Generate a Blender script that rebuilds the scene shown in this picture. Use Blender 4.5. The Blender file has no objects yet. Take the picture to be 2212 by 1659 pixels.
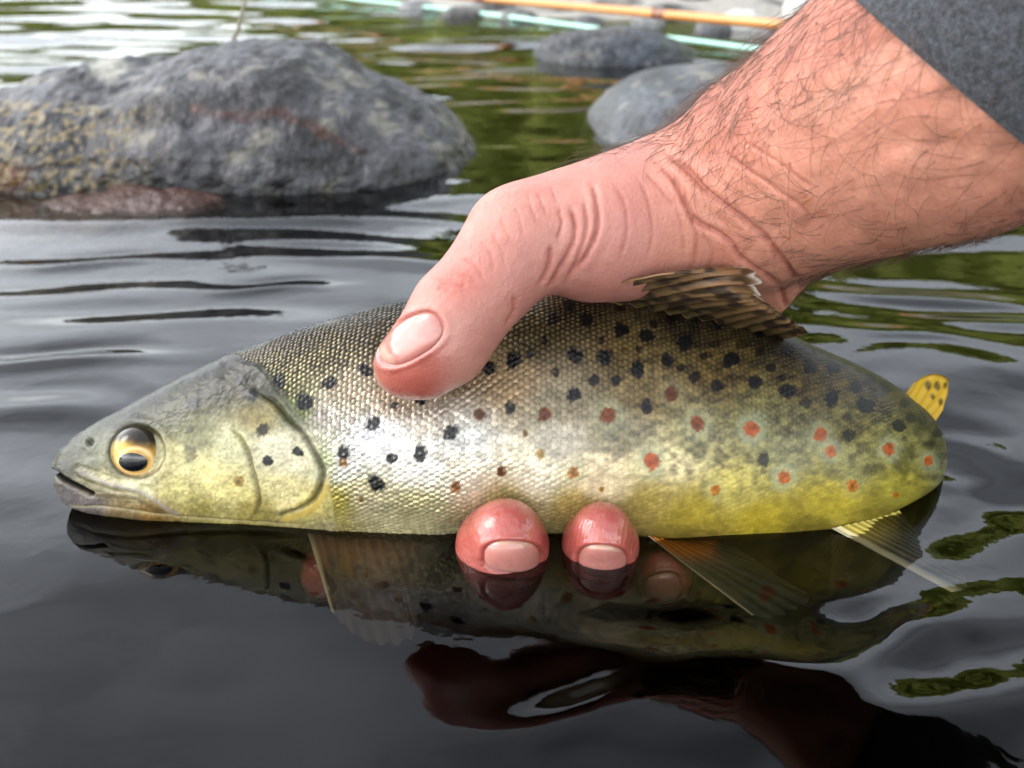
import bpy, bmesh, math, random
import numpy as np
from mathutils import Matrix, Vector

# ------------------------------------------------------------------ camera, sky, sun
SC = bpy.context.scene
COL = SC.collection
PITCH = math.radians(26.0)
HF = math.tan(math.radians(28.0))          # half width of view at unit distance
D0 = 235.0                                 # mm, distance of the fish's mid plane
CAMH = 0.1312                              # m above the water
F = np.array([0, math.cos(PITCH), -math.sin(PITCH)])
U = np.array([0, math.sin(PITCH), math.cos(PITCH)])
R = np.array([1.0, 0, 0])
CAM = np.array([0, 0, CAMH])

cd = bpy.data.cameras.new('camera')
cam = bpy.data.objects.new('camera', cd)
COL.objects.link(cam)
cam.location = CAM
cam.rotation_euler = (math.pi / 2 - PITCH, 0, 0)
cd.sensor_width = 36
cd.lens = 18 / HF
cd.clip_start = 0.01
cd.clip_end = 500
cd.dof.use_dof = True
cd.dof.focus_distance = 0.208
cd.dof.aperture_fstop = 20.0
SC.camera = cam

SUN_EL, SUN_AZ = math.radians(46), math.radians(-88)    # azimuth measured from +y towards +x
world = bpy.data.worlds.new('World')
SC.world = world
world.use_nodes = True
wn = world.node_tree
wn.nodes.clear()
w_out = wn.nodes.new('ShaderNodeOutputWorld')
w_bg = wn.nodes.new('ShaderNodeBackground')
w_sky = wn.nodes.new('ShaderNodeTexSky')
w_sky.sky_type = 'NISHITA'
w_sky.sun_disc = False
w_sky.sun_elevation = SUN_EL
w_sky.sun_rotation = SUN_AZ
w_sky.dust_density = 1.6
w_sky.air_density = 1.5
w_hs = wn.nodes.new('ShaderNodeHueSaturation')
w_hs.inputs['Saturation'].default_value = 0.3
w_tc = wn.nodes.new('ShaderNodeTexCoord')
w_map = wn.nodes.new('ShaderNodeMapping')
w_map.inputs['Scale'].default_value = (1.0, 1.0, 2.2)
w_no = wn.nodes.new('ShaderNodeTexNoise')
w_no.inputs['Scale'].default_value = 2.6
w_no.inputs['Detail'].default_value = 6
w_no.inputs['Roughness'].default_value = 0.55
w_rm = wn.nodes.new('ShaderNodeMapRange')
w_rm.inputs['From Min'].default_value = 0.33
w_rm.inputs['From Max'].default_value = 0.68
w_rm.inputs['To Min'].default_value = 1.1
w_rm.inputs['To Max'].default_value = 2.3
w_mul = wn.nodes.new('ShaderNodeVectorMath')
w_mul.operation = 'SCALE'
wn.links.new(w_tc.outputs['Generated'], w_map.inputs['Vector'])
wn.links.new(w_map.outputs['Vector'], w_no.inputs['Vector'])
wn.links.new(w_no.outputs['Fac'], w_rm.inputs['Value'])
wn.links.new(w_sky.outputs['Color'], w_hs.inputs['Color'])
wn.links.new(w_hs.outputs['Color'], w_mul.inputs[0])
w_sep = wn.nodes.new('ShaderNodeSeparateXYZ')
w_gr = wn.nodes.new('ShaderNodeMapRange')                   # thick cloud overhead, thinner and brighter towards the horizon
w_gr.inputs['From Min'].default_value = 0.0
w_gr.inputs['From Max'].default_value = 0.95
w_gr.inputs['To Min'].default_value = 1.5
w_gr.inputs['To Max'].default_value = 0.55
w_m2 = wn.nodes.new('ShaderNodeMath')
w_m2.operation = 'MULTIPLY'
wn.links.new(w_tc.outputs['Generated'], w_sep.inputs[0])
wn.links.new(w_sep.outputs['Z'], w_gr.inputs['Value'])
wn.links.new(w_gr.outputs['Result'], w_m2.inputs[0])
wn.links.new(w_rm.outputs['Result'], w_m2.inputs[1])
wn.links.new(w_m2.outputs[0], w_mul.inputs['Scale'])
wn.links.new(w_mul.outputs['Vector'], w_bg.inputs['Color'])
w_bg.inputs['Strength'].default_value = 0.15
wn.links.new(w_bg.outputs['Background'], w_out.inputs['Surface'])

sd = bpy.data.lights.new('sun', 'SUN')
sd.energy = 0.5
sd.angle = math.radians(25)
sd.color = (1.0, 0.96, 0.9)
sun = bpy.data.objects.new('sun', sd)
COL.objects.link(sun)
sdir = Vector((math.cos(SUN_EL) * math.sin(SUN_AZ), math.cos(SUN_EL) * math.cos(SUN_AZ), math.sin(SUN_EL)))
sun.rotation_euler = sdir.to_track_quat('Z', 'Y').to_euler()
sun.location = (0, 0, 8)

SC.cycles.max_bounces = 6
SC.cycles.diffuse_bounces = 2
SC.cycles.glossy_bounces = 3
SC.cycles.transparent_max_bounces = 12
SC.view_settings.view_transform = 'Standard'
SC.view_settings.look = 'None'
SC.view_settings.gamma = 1
SC.view_settings.exposure = 1.25
SC.view_settings.use_curve_mapping = False

# ------------------------------------------------------------------ helpers
rng = np.random.default_rng(7)
random.seed(7)


def hash3(ix, iy, iz, seed=0):
    n = (ix.astype(np.int64) * 374761393 + iy.astype(np.int64) * 668265263 + iz.astype(np.int64) * 2147483647 + seed * 1274126177) & 0xffffffff
    n = ((n ^ (n >> 13)) * 1274126177) & 0xffffffff
    n = ((n ^ (n >> 16)) * 2246822519) & 0xffffffff
    return ((n ^ (n >> 15)) & 0xffffff) / float(0xffffff)


def vnoise(x, y, z=None, seed=0):
    x = np.asarray(x, float)
    y = np.asarray(y, float)
    z = np.zeros_like(x) if z is None else np.asarray(z, float)
    ix, iy, iz = np.floor(x), np.floor(y), np.floor(z)
    fx, fy, fz = x - ix, y - iy, z - iz
    fx = fx * fx * fx * (fx * (fx * 6 - 15) + 10)
    fy = fy * fy * fy * (fy * (fy * 6 - 15) + 10)
    fz = fz * fz * fz * (fz * (fz * 6 - 15) + 10)
    r = 0
    for dx in (0, 1):
        for dy in (0, 1):
            for dz in (0, 1):
                wgt = (fx if dx else 1 - fx) * (fy if dy else 1 - fy) * (fz if dz else 1 - fz)
                r = r + wgt * hash3(ix + dx, iy + dy, iz + dz, seed)
    return r * 2 - 1


def fbm(x, y, z=None, octaves=4, seed=0, gain=0.5):
    a, f, t, n = 1.0, 1.0, 0.0, 0.0
    for o in range(octaves):
        t = t + a * vnoise(np.asarray(x) * f, np.asarray(y) * f, None if z is None else np.asarray(z) * f, seed + o * 17)
        n += a
        a *= gain
        f *= 2.03
    return t / n


def sm(a, b, x):
    t = np.clip((np.asarray(x, float) - a) / (b - a), 0, 1)
    return t * t * (3 - 2 * t)


def lin(c):
    c = np.asarray(c, float) / 255.0
    return np.where(c <= 0.04045, c / 12.92, ((c + 0.055) / 1.055) ** 2.4)


def cm(px, py, w=0.0):
    """picture position (of a 2212 x 1659 view) at distance w (mm) in front of the fish's mid plane -> mm in the fish frame"""
    px, py, w = np.broadcast_arrays(np.asarray(px, float), np.asarray(py, float), np.asarray(w, float))
    d = D0 - w
    return np.stack([(px - 1106) / 1106 * HF * d, -(py - 829.5) / 1106 * HF * d, w], -1)


def wld(p):
    p = np.asarray(p, float)
    return CAM + (p[..., 0:1] * R + p[..., 1:2] * U + (D0 - p[..., 2:3]) * F) / 1000.0


def topx(p):
    p = np.asarray(p, float)
    d = np.maximum(D0 - p[..., 2], 1.0)
    return p[..., 0] / d / HF * 1106 + 1106, -p[..., 1] / d / HF * 1106 + 829.5


def ray(px, py):
    return F + (px - 1106) / 1106 * HF * R - (py - 829.5) / 1106 * HF * U


def at_y(px, py, y):
    d = ray(px, py)
    return CAM + d * (y / d[1])


def at_z(px, py, z):
    d = ray(px, py)
    return CAM + d * ((z - CAMH) / d[2])


def frame_at_z(px, py, z):
    """picture position on the level z (m) -> mm in the fish frame"""
    p = at_z(px, py, z) - CAM
    return np.array([p @ R * 1000, p @ U * 1000, D0 - p @ F * 1000])


def mesh_obj(name, verts, faces, mat, parent=None, attrs=None, smooth=True):
    """verts (n,3) world metres; faces: array (m,k) or list of tuples"""
    me = bpy.data.meshes.new(name)
    verts = np.asarray(verts, np.float32)
    if isinstance(faces, np.ndarray):
        m, k = faces.shape
        me.vertices.add(len(verts))
        me.vertices.foreach_set('co', verts.ravel())
        me.loops.add(m * k)
        me.loops.foreach_set('vertex_index', faces.astype(np.int32).ravel())
        me.polygons.add(m)
        me.polygons.foreach_set('loop_start', np.arange(0, m * k, k, dtype=np.int32))
        me.update(calc_edges=True)
        me.validate()
    else:
        me.from_pydata([tuple(v) for v in verts], [], faces)
        me.update()
    if smooth:
        me.polygons.foreach_set('use_smooth', np.ones(len(me.polygons), bool))
    for an, av in (attrs or {}).items():
        av = np.asarray(av, np.float32)
        if av.ndim == 1:
            a = me.attributes.new(an, 'FLOAT', 'POINT')
            a.data.foreach_set('value', av)
        else:
            a = me.attributes.new(an, 'FLOAT_COLOR', 'POINT')
            a.data.foreach_set('color', np.concatenate([av, np.ones((len(av), 1), np.float32)], 1).ravel())
    ob = bpy.data.objects.new(name, me)
    COL.objects.link(ob)
    if mat:
        me.materials.append(mat)
    if parent:
        ob.parent = parent
        ob.matrix_parent_inverse = Matrix.Translation(-Vector(parent.location)) if parent.parent is None and parent.type == 'EMPTY' else Matrix()
    return ob


def empty(name, loc):
    o = bpy.data.objects.new(name, None)
    o.empty_display_size = 0.02
    o.location = loc
    COL.objects.link(o)
    return o


def tag(o, label=None, cat=None, group=None, kind=None):
    for k, v in (('label', label), ('category', cat), ('group', group), ('kind', kind)):
        if v:
            o[k] = v
    return o


def grid_faces(nu, nv, close_v=False, flip=False):
    i = np.arange(nu - 1)[:, None]
    j = np.arange(nv if close_v else nv - 1)[None, :]
    j2 = (j + 1) % nv
    f = np.stack([i * nv + j, (i + 1) * nv + j, (i + 1) * nv + j2, i * nv + j2], -1).reshape(-1, 4)
    return f[:, ::-1] if flip else f


def new_mat(name):
    m = bpy.data.materials.new(name)
    m.use_nodes = True
    nt = m.node_tree
    return m, nt, nt.nodes['Principled BSDF']


def attr_node(nt, name):
    a = nt.nodes.new('ShaderNodeAttribute')
    a.attribute_name = name
    return a


def add_noise(nt, scale, detail=4, rough=0.55, coord='Object'):
    tc = nt.nodes.new('ShaderNodeTexCoord')
    n = nt.nodes.new('ShaderNodeTexNoise')
    n.inputs['Scale'].default_value = scale
    n.inputs['Detail'].default_value = detail
    n.inputs['Roughness'].default_value = rough
    nt.links.new(tc.outputs[coord], n.inputs['Vector'])
    return n


def add_bump(nt, bsdf, height_socket, strength, dist):
    b = nt.nodes.new('ShaderNodeBump')
    b.inputs['Strength'].default_value = strength
    b.inputs['Distance'].default_value = dist
    nt.links.new(height_socket, b.inputs['Height'])
    nt.links.new(b.outputs['Normal'], bsdf.inputs['Normal'])
    return b


def poly_dist(px, py, pts):
    """distance to a polyline and position (0..1) along it"""
    pts = np.asarray(pts, float)
    best = np.full(np.shape(px), 1e9)
    tt = np.zeros(np.shape(px))
    n = len(pts) - 1
    for k in range(n):
        a, b = pts[k], pts[k + 1]
        ab = b - a
        t = np.clip(((px - a[0]) * ab[0] + (py - a[1]) * ab[1]) / (ab @ ab), 0, 1)
        d = np.hypot(px - a[0] - t * ab[0], py - a[1] - t * ab[1])
        m = d < best
        best = np.where(m, d, best)
        tt = np.where(m, (k + t) / n, tt)
    return best, tt


def smooth_curve(pts, n=6):
    """Catmull-Rom through the points"""
    p = np.asarray(pts, float)
    p = np.concatenate([2 * p[:1] - p[1:2], p, 2 * p[-1:] - p[-2:-1]])
    out = []
    for i in range(1, len(p) - 2):
        for t in np.linspace(0, 1, n, endpoint=False):
            out.append(0.5 * ((2 * p[i]) + (-p[i - 1] + p[i + 1]) * t + (2 * p[i - 1] - 5 * p[i] + 4 * p[i + 1] - p[i + 2]) * t * t + (-p[i - 1] + 3 * p[i] - 3 * p[i + 1] + p[i + 2]) * t ** 3))
    out.append(p[-2])
    return np.array(out)


def vert_normals(v, f):
    n = np.zeros_like(v)
    a, b, c = v[f[:, 0]], v[f[:, 1]], v[f[:, 2]]
    d = v[f[:, 3]] if f.shape[1] == 4 else c
    fn = np.cross(c - a, d - b) if f.shape[1] == 4 else np.cross(b - a, c - a)
    for k in range(f.shape[1]):
        for ax in range(3):
            n[:, ax] += np.bincount(f[:, k], weights=fn[:, ax], minlength=len(v))
    return n / np.maximum(np.linalg.norm(n, axis=1, keepdims=True), 1e-12)


# ------------------------------------------------------------------ materials
def tint_mat(name, rgb, rough=0.5, metallic=0.0, bump=None, var=0.15, vscale=300, coat=0.0, spec=0.5):
    m, nt, b = new_mat(name)
    c = lin(rgb)
    n = add_noise(nt, vscale, 5)
    mx = nt.nodes.new('ShaderNodeMix')
    mx.data_type = 'RGBA'
    mx.inputs[6].default_value = (*(c * (1 - var)), 1)
    mx.inputs[7].default_value = (*np.minimum(c * (1 + var), 1), 1)
    nt.links.new(n.outputs['Fac'], mx.inputs[0])
    nt.links.new(mx.outputs[2], b.inputs['Base Color'])
    b.inputs['Roughness'].default_value = rough
    b.inputs['Metallic'].default_value = metallic
    b.inputs['Coat Weight'].default_value = coat
    b.inputs['Coat Roughness'].default_value = 0.08
    b.inputs['Specular IOR Level'].default_value = spec
    if bump:
        n2 = add_noise(nt, bump[0], 4)
        add_bump(nt, b, n2.outputs['Fac'], bump[1], bump[2])
    return m


def attr_mat(name, rough=0.4, coat=0.0, coat_rough=0.06, sss=0.0, sss_r=(1, 0.35, 0.2), sss_scale=0.002, bump=None, alpha_attr=None, met_attr=None, rough_attr=None, spec=0.5, transl=0.0):
    m, nt, b = new_mat(name)
    a = attr_node(nt, 'pigment')
    nt.links.new(a.outputs['Color'], b.inputs['Base Color'])
    b.inputs['Roughness'].default_value = rough
    b.inputs['Coat Weight'].default_value = coat
    b.inputs['Coat Roughness'].default_value = coat_rough
    b.inputs['Specular IOR Level'].default_value = spec
    if sss:
        b.inputs['Subsurface Weight'].default_value = sss
        b.inputs['Subsurface Radius'].default_value = sss_r
        b.inputs['Subsurface Scale'].default_value = sss_scale
    if met_attr:
        nt.links.new(attr_node(nt, met_attr).outputs['Fac'], b.inputs['Metallic'])
    if rough_attr:
        nt.links.new(attr_node(nt, rough_attr).outputs['Fac'], b.inputs['Roughness'])
    if alpha_attr:
        nt.links.new(attr_node(nt, alpha_attr).outputs['Fac'], b.inputs['Alpha'])
    if bump:
        n2 = add_noise(nt, bump[0], 5)
        add_bump(nt, b, n2.outputs['Fac'], bump[1], bump[2])
    return m


M_FISH = attr_mat('trout_skin', rough_attr='rough', met_attr='silver', coat=0.15, coat_rough=0.1, spec=0.28, bump=(2500, 0.25, 0.00015))
M_FIN = attr_mat('fin_membrane', rough=0.4, spec=0.25, alpha_attr='cover')
M_EYE = attr_mat('eye_iris', rough=0.3, coat=0.55, coat_rough=0.03, spec=0.2)
M_PUPIL = tint_mat('pupil_black', (8, 9, 12), rough=0.08, coat=1.0)
M_SKIN = attr_mat('hand_skin', rough_attr='rough', sss=0.2, sss_scale=0.0018, bump=(1300, 0.5, 0.0004), spec=0.4)
_b = M_SKIN.node_tree.nodes['Principled BSDF']
M_SKIN.node_tree.links.new(attr_node(M_SKIN.node_tree, 'wet').outputs['Fac'], _b.inputs['Coat Weight'])
_b.inputs['Coat Roughness'].default_value = 0.1
M_NAIL = attr_mat('fingernail', rough=0.22, coat=0.5, coat_rough=0.1, sss=0.2, sss_scale=0.001)
M_HAIR = tint_mat('arm_hair', (84, 58, 44), rough=0.4, var=0.3)
M_ROCK = attr_mat('wet_river_rock', rough_attr='rough', bump=(120, 0.8, 0.008))
M_ROD = tint_mat('rod_cane', (196, 128, 50), rough=0.3, vscale=60, coat=0.6)
M_LINE = tint_mat('mint_line', (176, 226, 206), rough=0.4)
M_TWIG = tint_mat('dry_stem', (120, 112, 98), rough=0.7)


def make_sleeve_mat():
    m, nt, b = new_mat('sleeve_knit')
    tc = nt.nodes.new('ShaderNodeTexCoord')
    n1 = add_noise(nt, 900, 3, 0.7)
    n2 = add_noise(nt, 2600, 2, 0.6)
    ramp = nt.nodes.new('ShaderNodeValToRGB')
    ramp.color_ramp.elements[0].position = 0.42
    ramp.color_ramp.elements[0].color = (*lin((20, 21, 24)), 1)
    ramp.color_ramp.elements[1].position = 0.64
    ramp.color_ramp.elements[1].color = (*lin((66, 69, 75)), 1)
    add = nt.nodes.new('ShaderNodeMath')
    add.operation = 'ADD'
    h = nt.nodes.new('ShaderNodeMath')
    h.operation = 'MULTIPLY'
    h.inputs[1].default_value = 0.5
    nt.links.new(n1.outputs['Fac'], add.inputs[0])
    nt.links.new(n2.outputs['Fac'], add.inputs[1])
    nt.links.new(add.outputs[0], h.inputs[0])
    nt.links.new(h.outputs[0], ramp.inputs['Fac'])
    nt.links.new(ramp.outputs['Color'], b.inputs['Base Color'])
    b.inputs['Roughness'].default_value = 0.95
    b.inputs['Sheen Weight'].default_value = 0.25
    add_bump(nt, b, h.outputs[0], 0.6, 0.0006)
    return m


M_SLEEVE = make_sleeve_mat()


def make_water_mat():
    m = bpy.data.materials.new('river_water')
    m.use_nodes = True
    nt = m.node_tree
    nt.nodes.clear()
    out = nt.nodes.new('ShaderNodeOutputMaterial')
    mix = nt.nodes.new('ShaderNodeMixShader')
    fr = nt.nodes.new('ShaderNodeFresnel')
    fr.inputs['IOR'].default_value = 1.34
    tr = nt.nodes.new('ShaderNodeBsdfTransparent')
    tr.inputs['Color'].default_value = (0.9, 0.9, 0.86, 1)
    gl = nt.nodes.new('ShaderNodeBsdfGlossy')
    gl.inputs['Roughness'].default_value = 0.0
    n = add_noise(nt, 90, 3)
    b = nt.nodes.new('ShaderNodeBump')
    b.inputs['Strength'].default_value = 0.06
    b.inputs['Distance'].default_value = 0.002
    nt.links.new(n.outputs['Fac'], b.inputs['Height'])
    nt.links.new(b.outputs['Normal'], gl.inputs['Normal'])
    nt.links.new(b.outputs['Normal'], fr.inputs['Normal'])
    nt.links.new(fr.outputs['Fac'], mix.inputs[0])
    nt.links.new(tr.outputs[0], mix.inputs[1])
    nt.links.new(gl.outputs[0], mix.inputs[2])
    nt.links.new(mix.outputs[0], out.inputs['Surface'])
    va = nt.nodes.new('ShaderNodeVolumeAbsorption')
    va.inputs['Color'].default_value = (0.50, 0.47, 0.32, 1)
    va.inputs['Density'].default_value = 16
    nt.links.new(va.outputs[0], out.inputs['Volume'])
    return m


M_WATER = make_water_mat()
M_BED = tint_mat('dark_silt', (70, 62, 46), rough=0.9, vscale=12, var=0.4)
M_BANK = tint_mat('bank_gravel', (150, 146, 138), rough=0.9, vscale=60, var=0.35, bump=(90, 0.8, 0.01))
M_WOOD = tint_mat('bank_foliage', (122, 130, 50), rough=0.9, vscale=2.2, var=0.75)

# ------------------------------------------------------------------ the setting
TAILX, TAILY = at_z(2075, 985, 0.0)[:2]


WAVELETS = []
for (_px, _py, _ln, _wd, _am, _sl) in [(210, 566, .035, .0065, .0016, .10), (570, 624, .02, .005, .0011, .12), (90, 782, .035, .0055, .0016, .08), (330, 700, .05, .010, .0010, .05), (620, 520, .06, .010, .0013, -.15), (150, 640, .06, .012, .0011, .04),
                                        (480, 850, .03, .010, .0008, -.25), (60, 880, .03, .008, .0010, -.10), (760, 560, .05, .009, .0012, -.2), (420, 480, .08, .012, .0016, .02), (820, 470, .05, .010, .0016, -.1),
                                        (2000, 640, .04, .008, .0016, -.25), (2130, 700, .04, .008, .0014, -.2), (1950, 720, .03, .007, .0010, -.3), (2150, 1180, .02, .008, .0012, .3), (1950, 1400, .022, .007, .0013, .5), (2080, 1540, .03, .007, .0013, .15), (1500, 1450, .022, .007, .0012, -.2), (1250, 1560, .02, .006, .0009, .2)]:
    _g = at_z(_px, _py, 0.0)
    WAVELETS.append((_g[0], _g[1], _ln, _wd, _am * 0.8, _sl))


def water_height(x, y):
    """metres"""
    far = sm(0.28, 0.7, y)
    # long flow-stretched undulations
    wx = x + 0.05 * fbm(x * 3, y * 3, seed=3, octaves=2)
    wy = y + 0.03 * fbm(x * 4, y * 4, seed=5, octaves=2) + 0.10 * x * sm(0, 0.5, -x)
    h = 0.0032 * (0.55 + 0.7 * far) * fbm(wx * 5, wy * 17, seed=11, octaves=2)
    h = h + 0.0010 * (0.2 + 0.7 * far) * fbm(wx * 12, wy * 34, seed=21, octaves=2)
    h = h + 0.006 * sm(0.5, 1.4, y) * fbm(wx * 3, wy * 6, seed=31, octaves=2)
    # calm dark pool at the near left
    calm = sm(0.02, -0.06, x) * sm(0.25, 0.17, y)
    h = h * (1 - 0.8 * calm)
    # rings spreading from the tail where it leaves the water
    r = np.hypot(x - TAILX, (y - TAILY) * 1.15)
    r = r * (1 + 0.35 * fbm(x * 22, y * 22, seed=61, octaves=2))
    h = h + 0.00045 * np.sin(r * 2 * np.pi / 0.026 - 1.0) * np.exp(-r / 0.04) * sm(0.004, 0.02, r)
    # disturbed water below the fingers and at the near right
    dist = sm(-0.03, 0.05, x) * sm(0.30, 0.2, y)
    h = h + dist * 0.0042 * fbm(x * 17 + 3, y * 15, seed=41, octaves=3)
    h = h + 0.0009 * sm(0.22, 0.18, y) * fbm(x * 16, y * 30, seed=43, octaves=2)
    # single wavelets with steep faces
    for (cx, cy, ln, wd, am, sl) in WAVELETS:
        a_ = x - cx
        b_ = y - cy - sl * a_ - 0.25 * wd * np.sin(a_ / ln * 3)
        h = h + am * np.exp(-(a_ / ln) ** 2) * (np.exp(-(b_ / wd) ** 2) - 0.6 * np.exp(-((b_ - 1.5 * wd) / wd) ** 2))
    # slight pile up round the fish's head
    hd = np.exp(-(((x + 0.07) / 0.06) ** 2 + ((y - 0.19) / 0.03) ** 2))
    return h + 0.0012 * hd


def build_water():
    u = np.linspace(-1, 1, 640)
    x = 0.26 * u + 0.85 * u ** 3 + 24 * u ** 9
    v = np.linspace(0, 1, 760)
    y = 0.10 + 0.48 * v + 1.9 * v ** 4 + 26 * v ** 14
    yb = -np.linspace(1, 0, 24)[:-1] ** 3 * 8 + 0.10
    y = np.concatenate([yb, y])
    X, Y = np.meshgrid(x, y, indexing='ij')
    Z = water_height(X.ravel(), Y.ravel())
    nx, ny = len(x), len(y)
    v = np.stack([X.ravel(), Y.ravel(), Z], 1)
    ring = np.concatenate([np.arange(nx) * ny, (nx - 1) * ny + np.arange(1, ny), np.arange(nx - 2, -1, -1) * ny + ny - 1, np.arange(ny - 2, 0, -1)])
    low = v[ring].copy()
    low[:, 2] = -0.7
    n0 = len(v)
    m = len(ring)
    k = np.arange(m)
    k2 = (k + 1) % m
    sides = np.stack([ring[k2], ring[k], n0 + k, n0 + k2], 1)
    cen = np.array([[0.0, 8.0, -0.7]])
    floor = np.stack([np.full(m, n0 + m), n0 + k2, n0 + k, n0 + k], 1)
    tops = grid_faces(nx, ny)
    allf = np.concatenate([np.concatenate([tops[:, [0, 1, 2]], tops[:, [0, 2, 3]]]), np.concatenate([sides[:, [0, 1, 2]], sides[:, [0, 2, 3]]]), floor[:, :3]])
    o = mesh_obj('river_water', np.concatenate([v, low, cen]), allf, M_WATER)
    tag(o, kind='structure')


build_water()


def build_bed():
    x = np.linspace(-26, 26, 80)
    y = np.linspace(-9, 32, 80)
    X, Y = np.meshgrid(x, y, indexing='ij')
    Z = -0.32 + 0.04 * fbm(X.ravel() * 0.7, Y.ravel() * 0.7, seed=2)
    tag(mesh_obj('riverbed', np.stack([X.ravel(), Y.ravel(), Z], 1), grid_faces(80, 80), M_BED), kind='structure')


build_bed()


def build_bank():
    x = np.linspace(-0.9, 6, 220)
    y = np.linspace(1.0, 7, 160)
    X, Y = np.meshgrid(x, y, indexing='ij')
    X, Y = X.ravel(), Y.ravel()
    edge = 1.42 - 0.10 * X + 0.06 * fbm(X * 4, X * 0, seed=9) + 2.5 * sm(0.0, -0.8, X)
    t = Y - edge
    Z = np.where(t > 0, 0.10 * t, 2.5 * t) + 0.012 * fbm(X * 12, Y * 12, seed=4) * sm(-0.2, 0.2, t)
    Z = np.maximum(Z, -0.45)
    tag(mesh_obj('gravel_bank', np.stack([X, Y, Z], 1), grid_faces(220, 160), M_BANK), kind='structure')


build_bank()


def build_wood():
    """leafy hillside on the other side of the river, seen in the water only"""
    na, nh = 420, 90
    a = np.radians(np.linspace(-120, 120, na))
    t = np.linspace(0, 1, nh)
    A, T = np.meshgrid(a, t, indexing='ij')
    A, T = A.ravel(), T.ravel()
    deg = np.degrees(A)
    top = 2.2 + 5.2 * sm(-22, 8, deg) + 1.5 * fbm(deg * 0.09, deg * 0, seed=8, octaves=4) + 1.2 * sm(20, 45, deg)
    rad = 15 + 5 * T + 1.2 * fbm(A * 30, T * 12, seed=14, octaves=4)
    z = -0.4 + (top + 0.4) * T + 0.35 * fbm(A * 40, T * 14, seed=15, octaves=3)
    P = np.stack([rad * np.sin(A), rad * np.cos(A), z], 1)
    o = mesh_obj('wooded_hillside', P, grid_faces(na, nh), M_WOOD)
    tag(o, 'green wooded hillside across the river, mirrored in the water', 'woodland', kind='stuff')


build_wood()

# ------------------------------------------------------------------ rocks
def rock(name, outline, yc, ry, label, cat='rock', base=-0.05, amp=0.006, freq=22, seed=0, colour=(104, 107, 114), n1=170, n2=150, paint=None, yskew=0.0, group=None):
    """outline: top edge as picture points, taken on the upright plane y = yc (m)"""
    o = smooth_curve(outline, 8)
    P = np.array([at_y(px, py, yc) for px, py in o])
    xs = np.linspace(P[0, 0], P[-1, 0], n1)
    top = np.maximum(np.interp(xs, P[:, 0], P[:, 2]), base + 0.012)
    s = np.linspace(-1, 1, n1)
    prof = np.sqrt(np.maximum(1 - np.abs(s) ** 3.2, 0.0))
    a = np.linspace(0, 2 * np.pi, n2, endpoint=False)
    S, Aa = np.meshgrid(np.arange(n1), a, indexing='ij')
    S, Aa = S.ravel(), Aa.ravel()
    hz = (top[S] - base) / 2
    zc = base + hz
    ca, sa = np.cos(Aa), np.sin(Aa)
    e = 0.85
    X = xs[S]
    Y = yc + ry * (0.12 + 0.88 * prof[S]) * np.sign(ca) * np.abs(ca) ** e + yskew * (1 - sa)
    Z = zc + hz * np.sign(sa) * np.abs(sa) ** e
    v = np.stack([X, Y, Z], 1)
    f = grid_faces(n1, n2, True, True)
    caps = [tuple(range(n2)), tuple((n1 - 1) * n2 + k for k in range(n2))][0:0]
    # close both ends with a fan
    v = np.concatenate([v, v[:n2].mean(0, keepdims=True), v[-n2:].mean(0, keepdims=True)])
    k = np.arange(n2)
    k2 = (k + 1) % n2
    fan1 = np.stack([np.full(n2, n1 * n2), k, k2, k2], 1)
    fan2 = np.stack([np.full(n2, n1 * n2 + 1), (n1 - 1) * n2 + k2, (n1 - 1) * n2 + k, (n1 - 1) * n2 + k], 1)
    n = vert_normals(v, f)
    n[-2:] = ((-1, 0, 0), (1, 0, 0))
    d = amp * fbm(v[:, 0] * freq, v[:, 1] * freq, v[:, 2] * freq, 5, seed, 0.55)
    d = d + amp * 0.5 * np.abs(fbm(v[:, 0] * freq * 3, v[:, 1] * freq * 3, v[:, 2] * freq * 5, 3, seed + 5))
    v = v + n * d[:, None]
    c0 = lin(colour)
    m1 = fbm(v[:, 0] * 20, v[:, 1] * 20, v[:, 2] * 42, 5, seed + 9, 0.7)
    col = c0[None] * 0.66 * np.clip(1 + 1.5 * m1[:, None], 0.25, 2.2)
    m2 = sm(0.15, 0.5, fbm(v[:, 0] * 70, v[:, 1] * 70, v[:, 2] * 110, 3, seed + 19))
    col = col * (1 - 0.6 * m2[:, None]) + 0.6 * m2[:, None] * lin((132, 127, 114))
    m3 = sm(0.08, 0.3, fbm(v[:, 0] * 32, v[:, 1] * 32, v[:, 2] * 75, 4, seed + 29))
    col = col * (1 - 0.72 * m3[:, None])
    if paint is not None:
        q = v - CAM
        dd = q @ F
        col = paint((q @ R) / dd / HF * 1106 + 1106, -(q @ U) / dd / HF * 1106 + 829.5, col, v)
    wet = sm(0.035, 0.0, v[:, 2] + 0.008 * m1)
    col = col * (1 - 0.35 * wet[:, None])
    ob = mesh_obj(name, v, np.concatenate([f, fan1, fan2])[:, :], M_ROCK, attrs={'pigment': np.clip(col, 0.004, 0.85), 'rough': 0.55 - 0.27 * wet})
    tag(ob, label, cat, group)
    return ob


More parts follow.
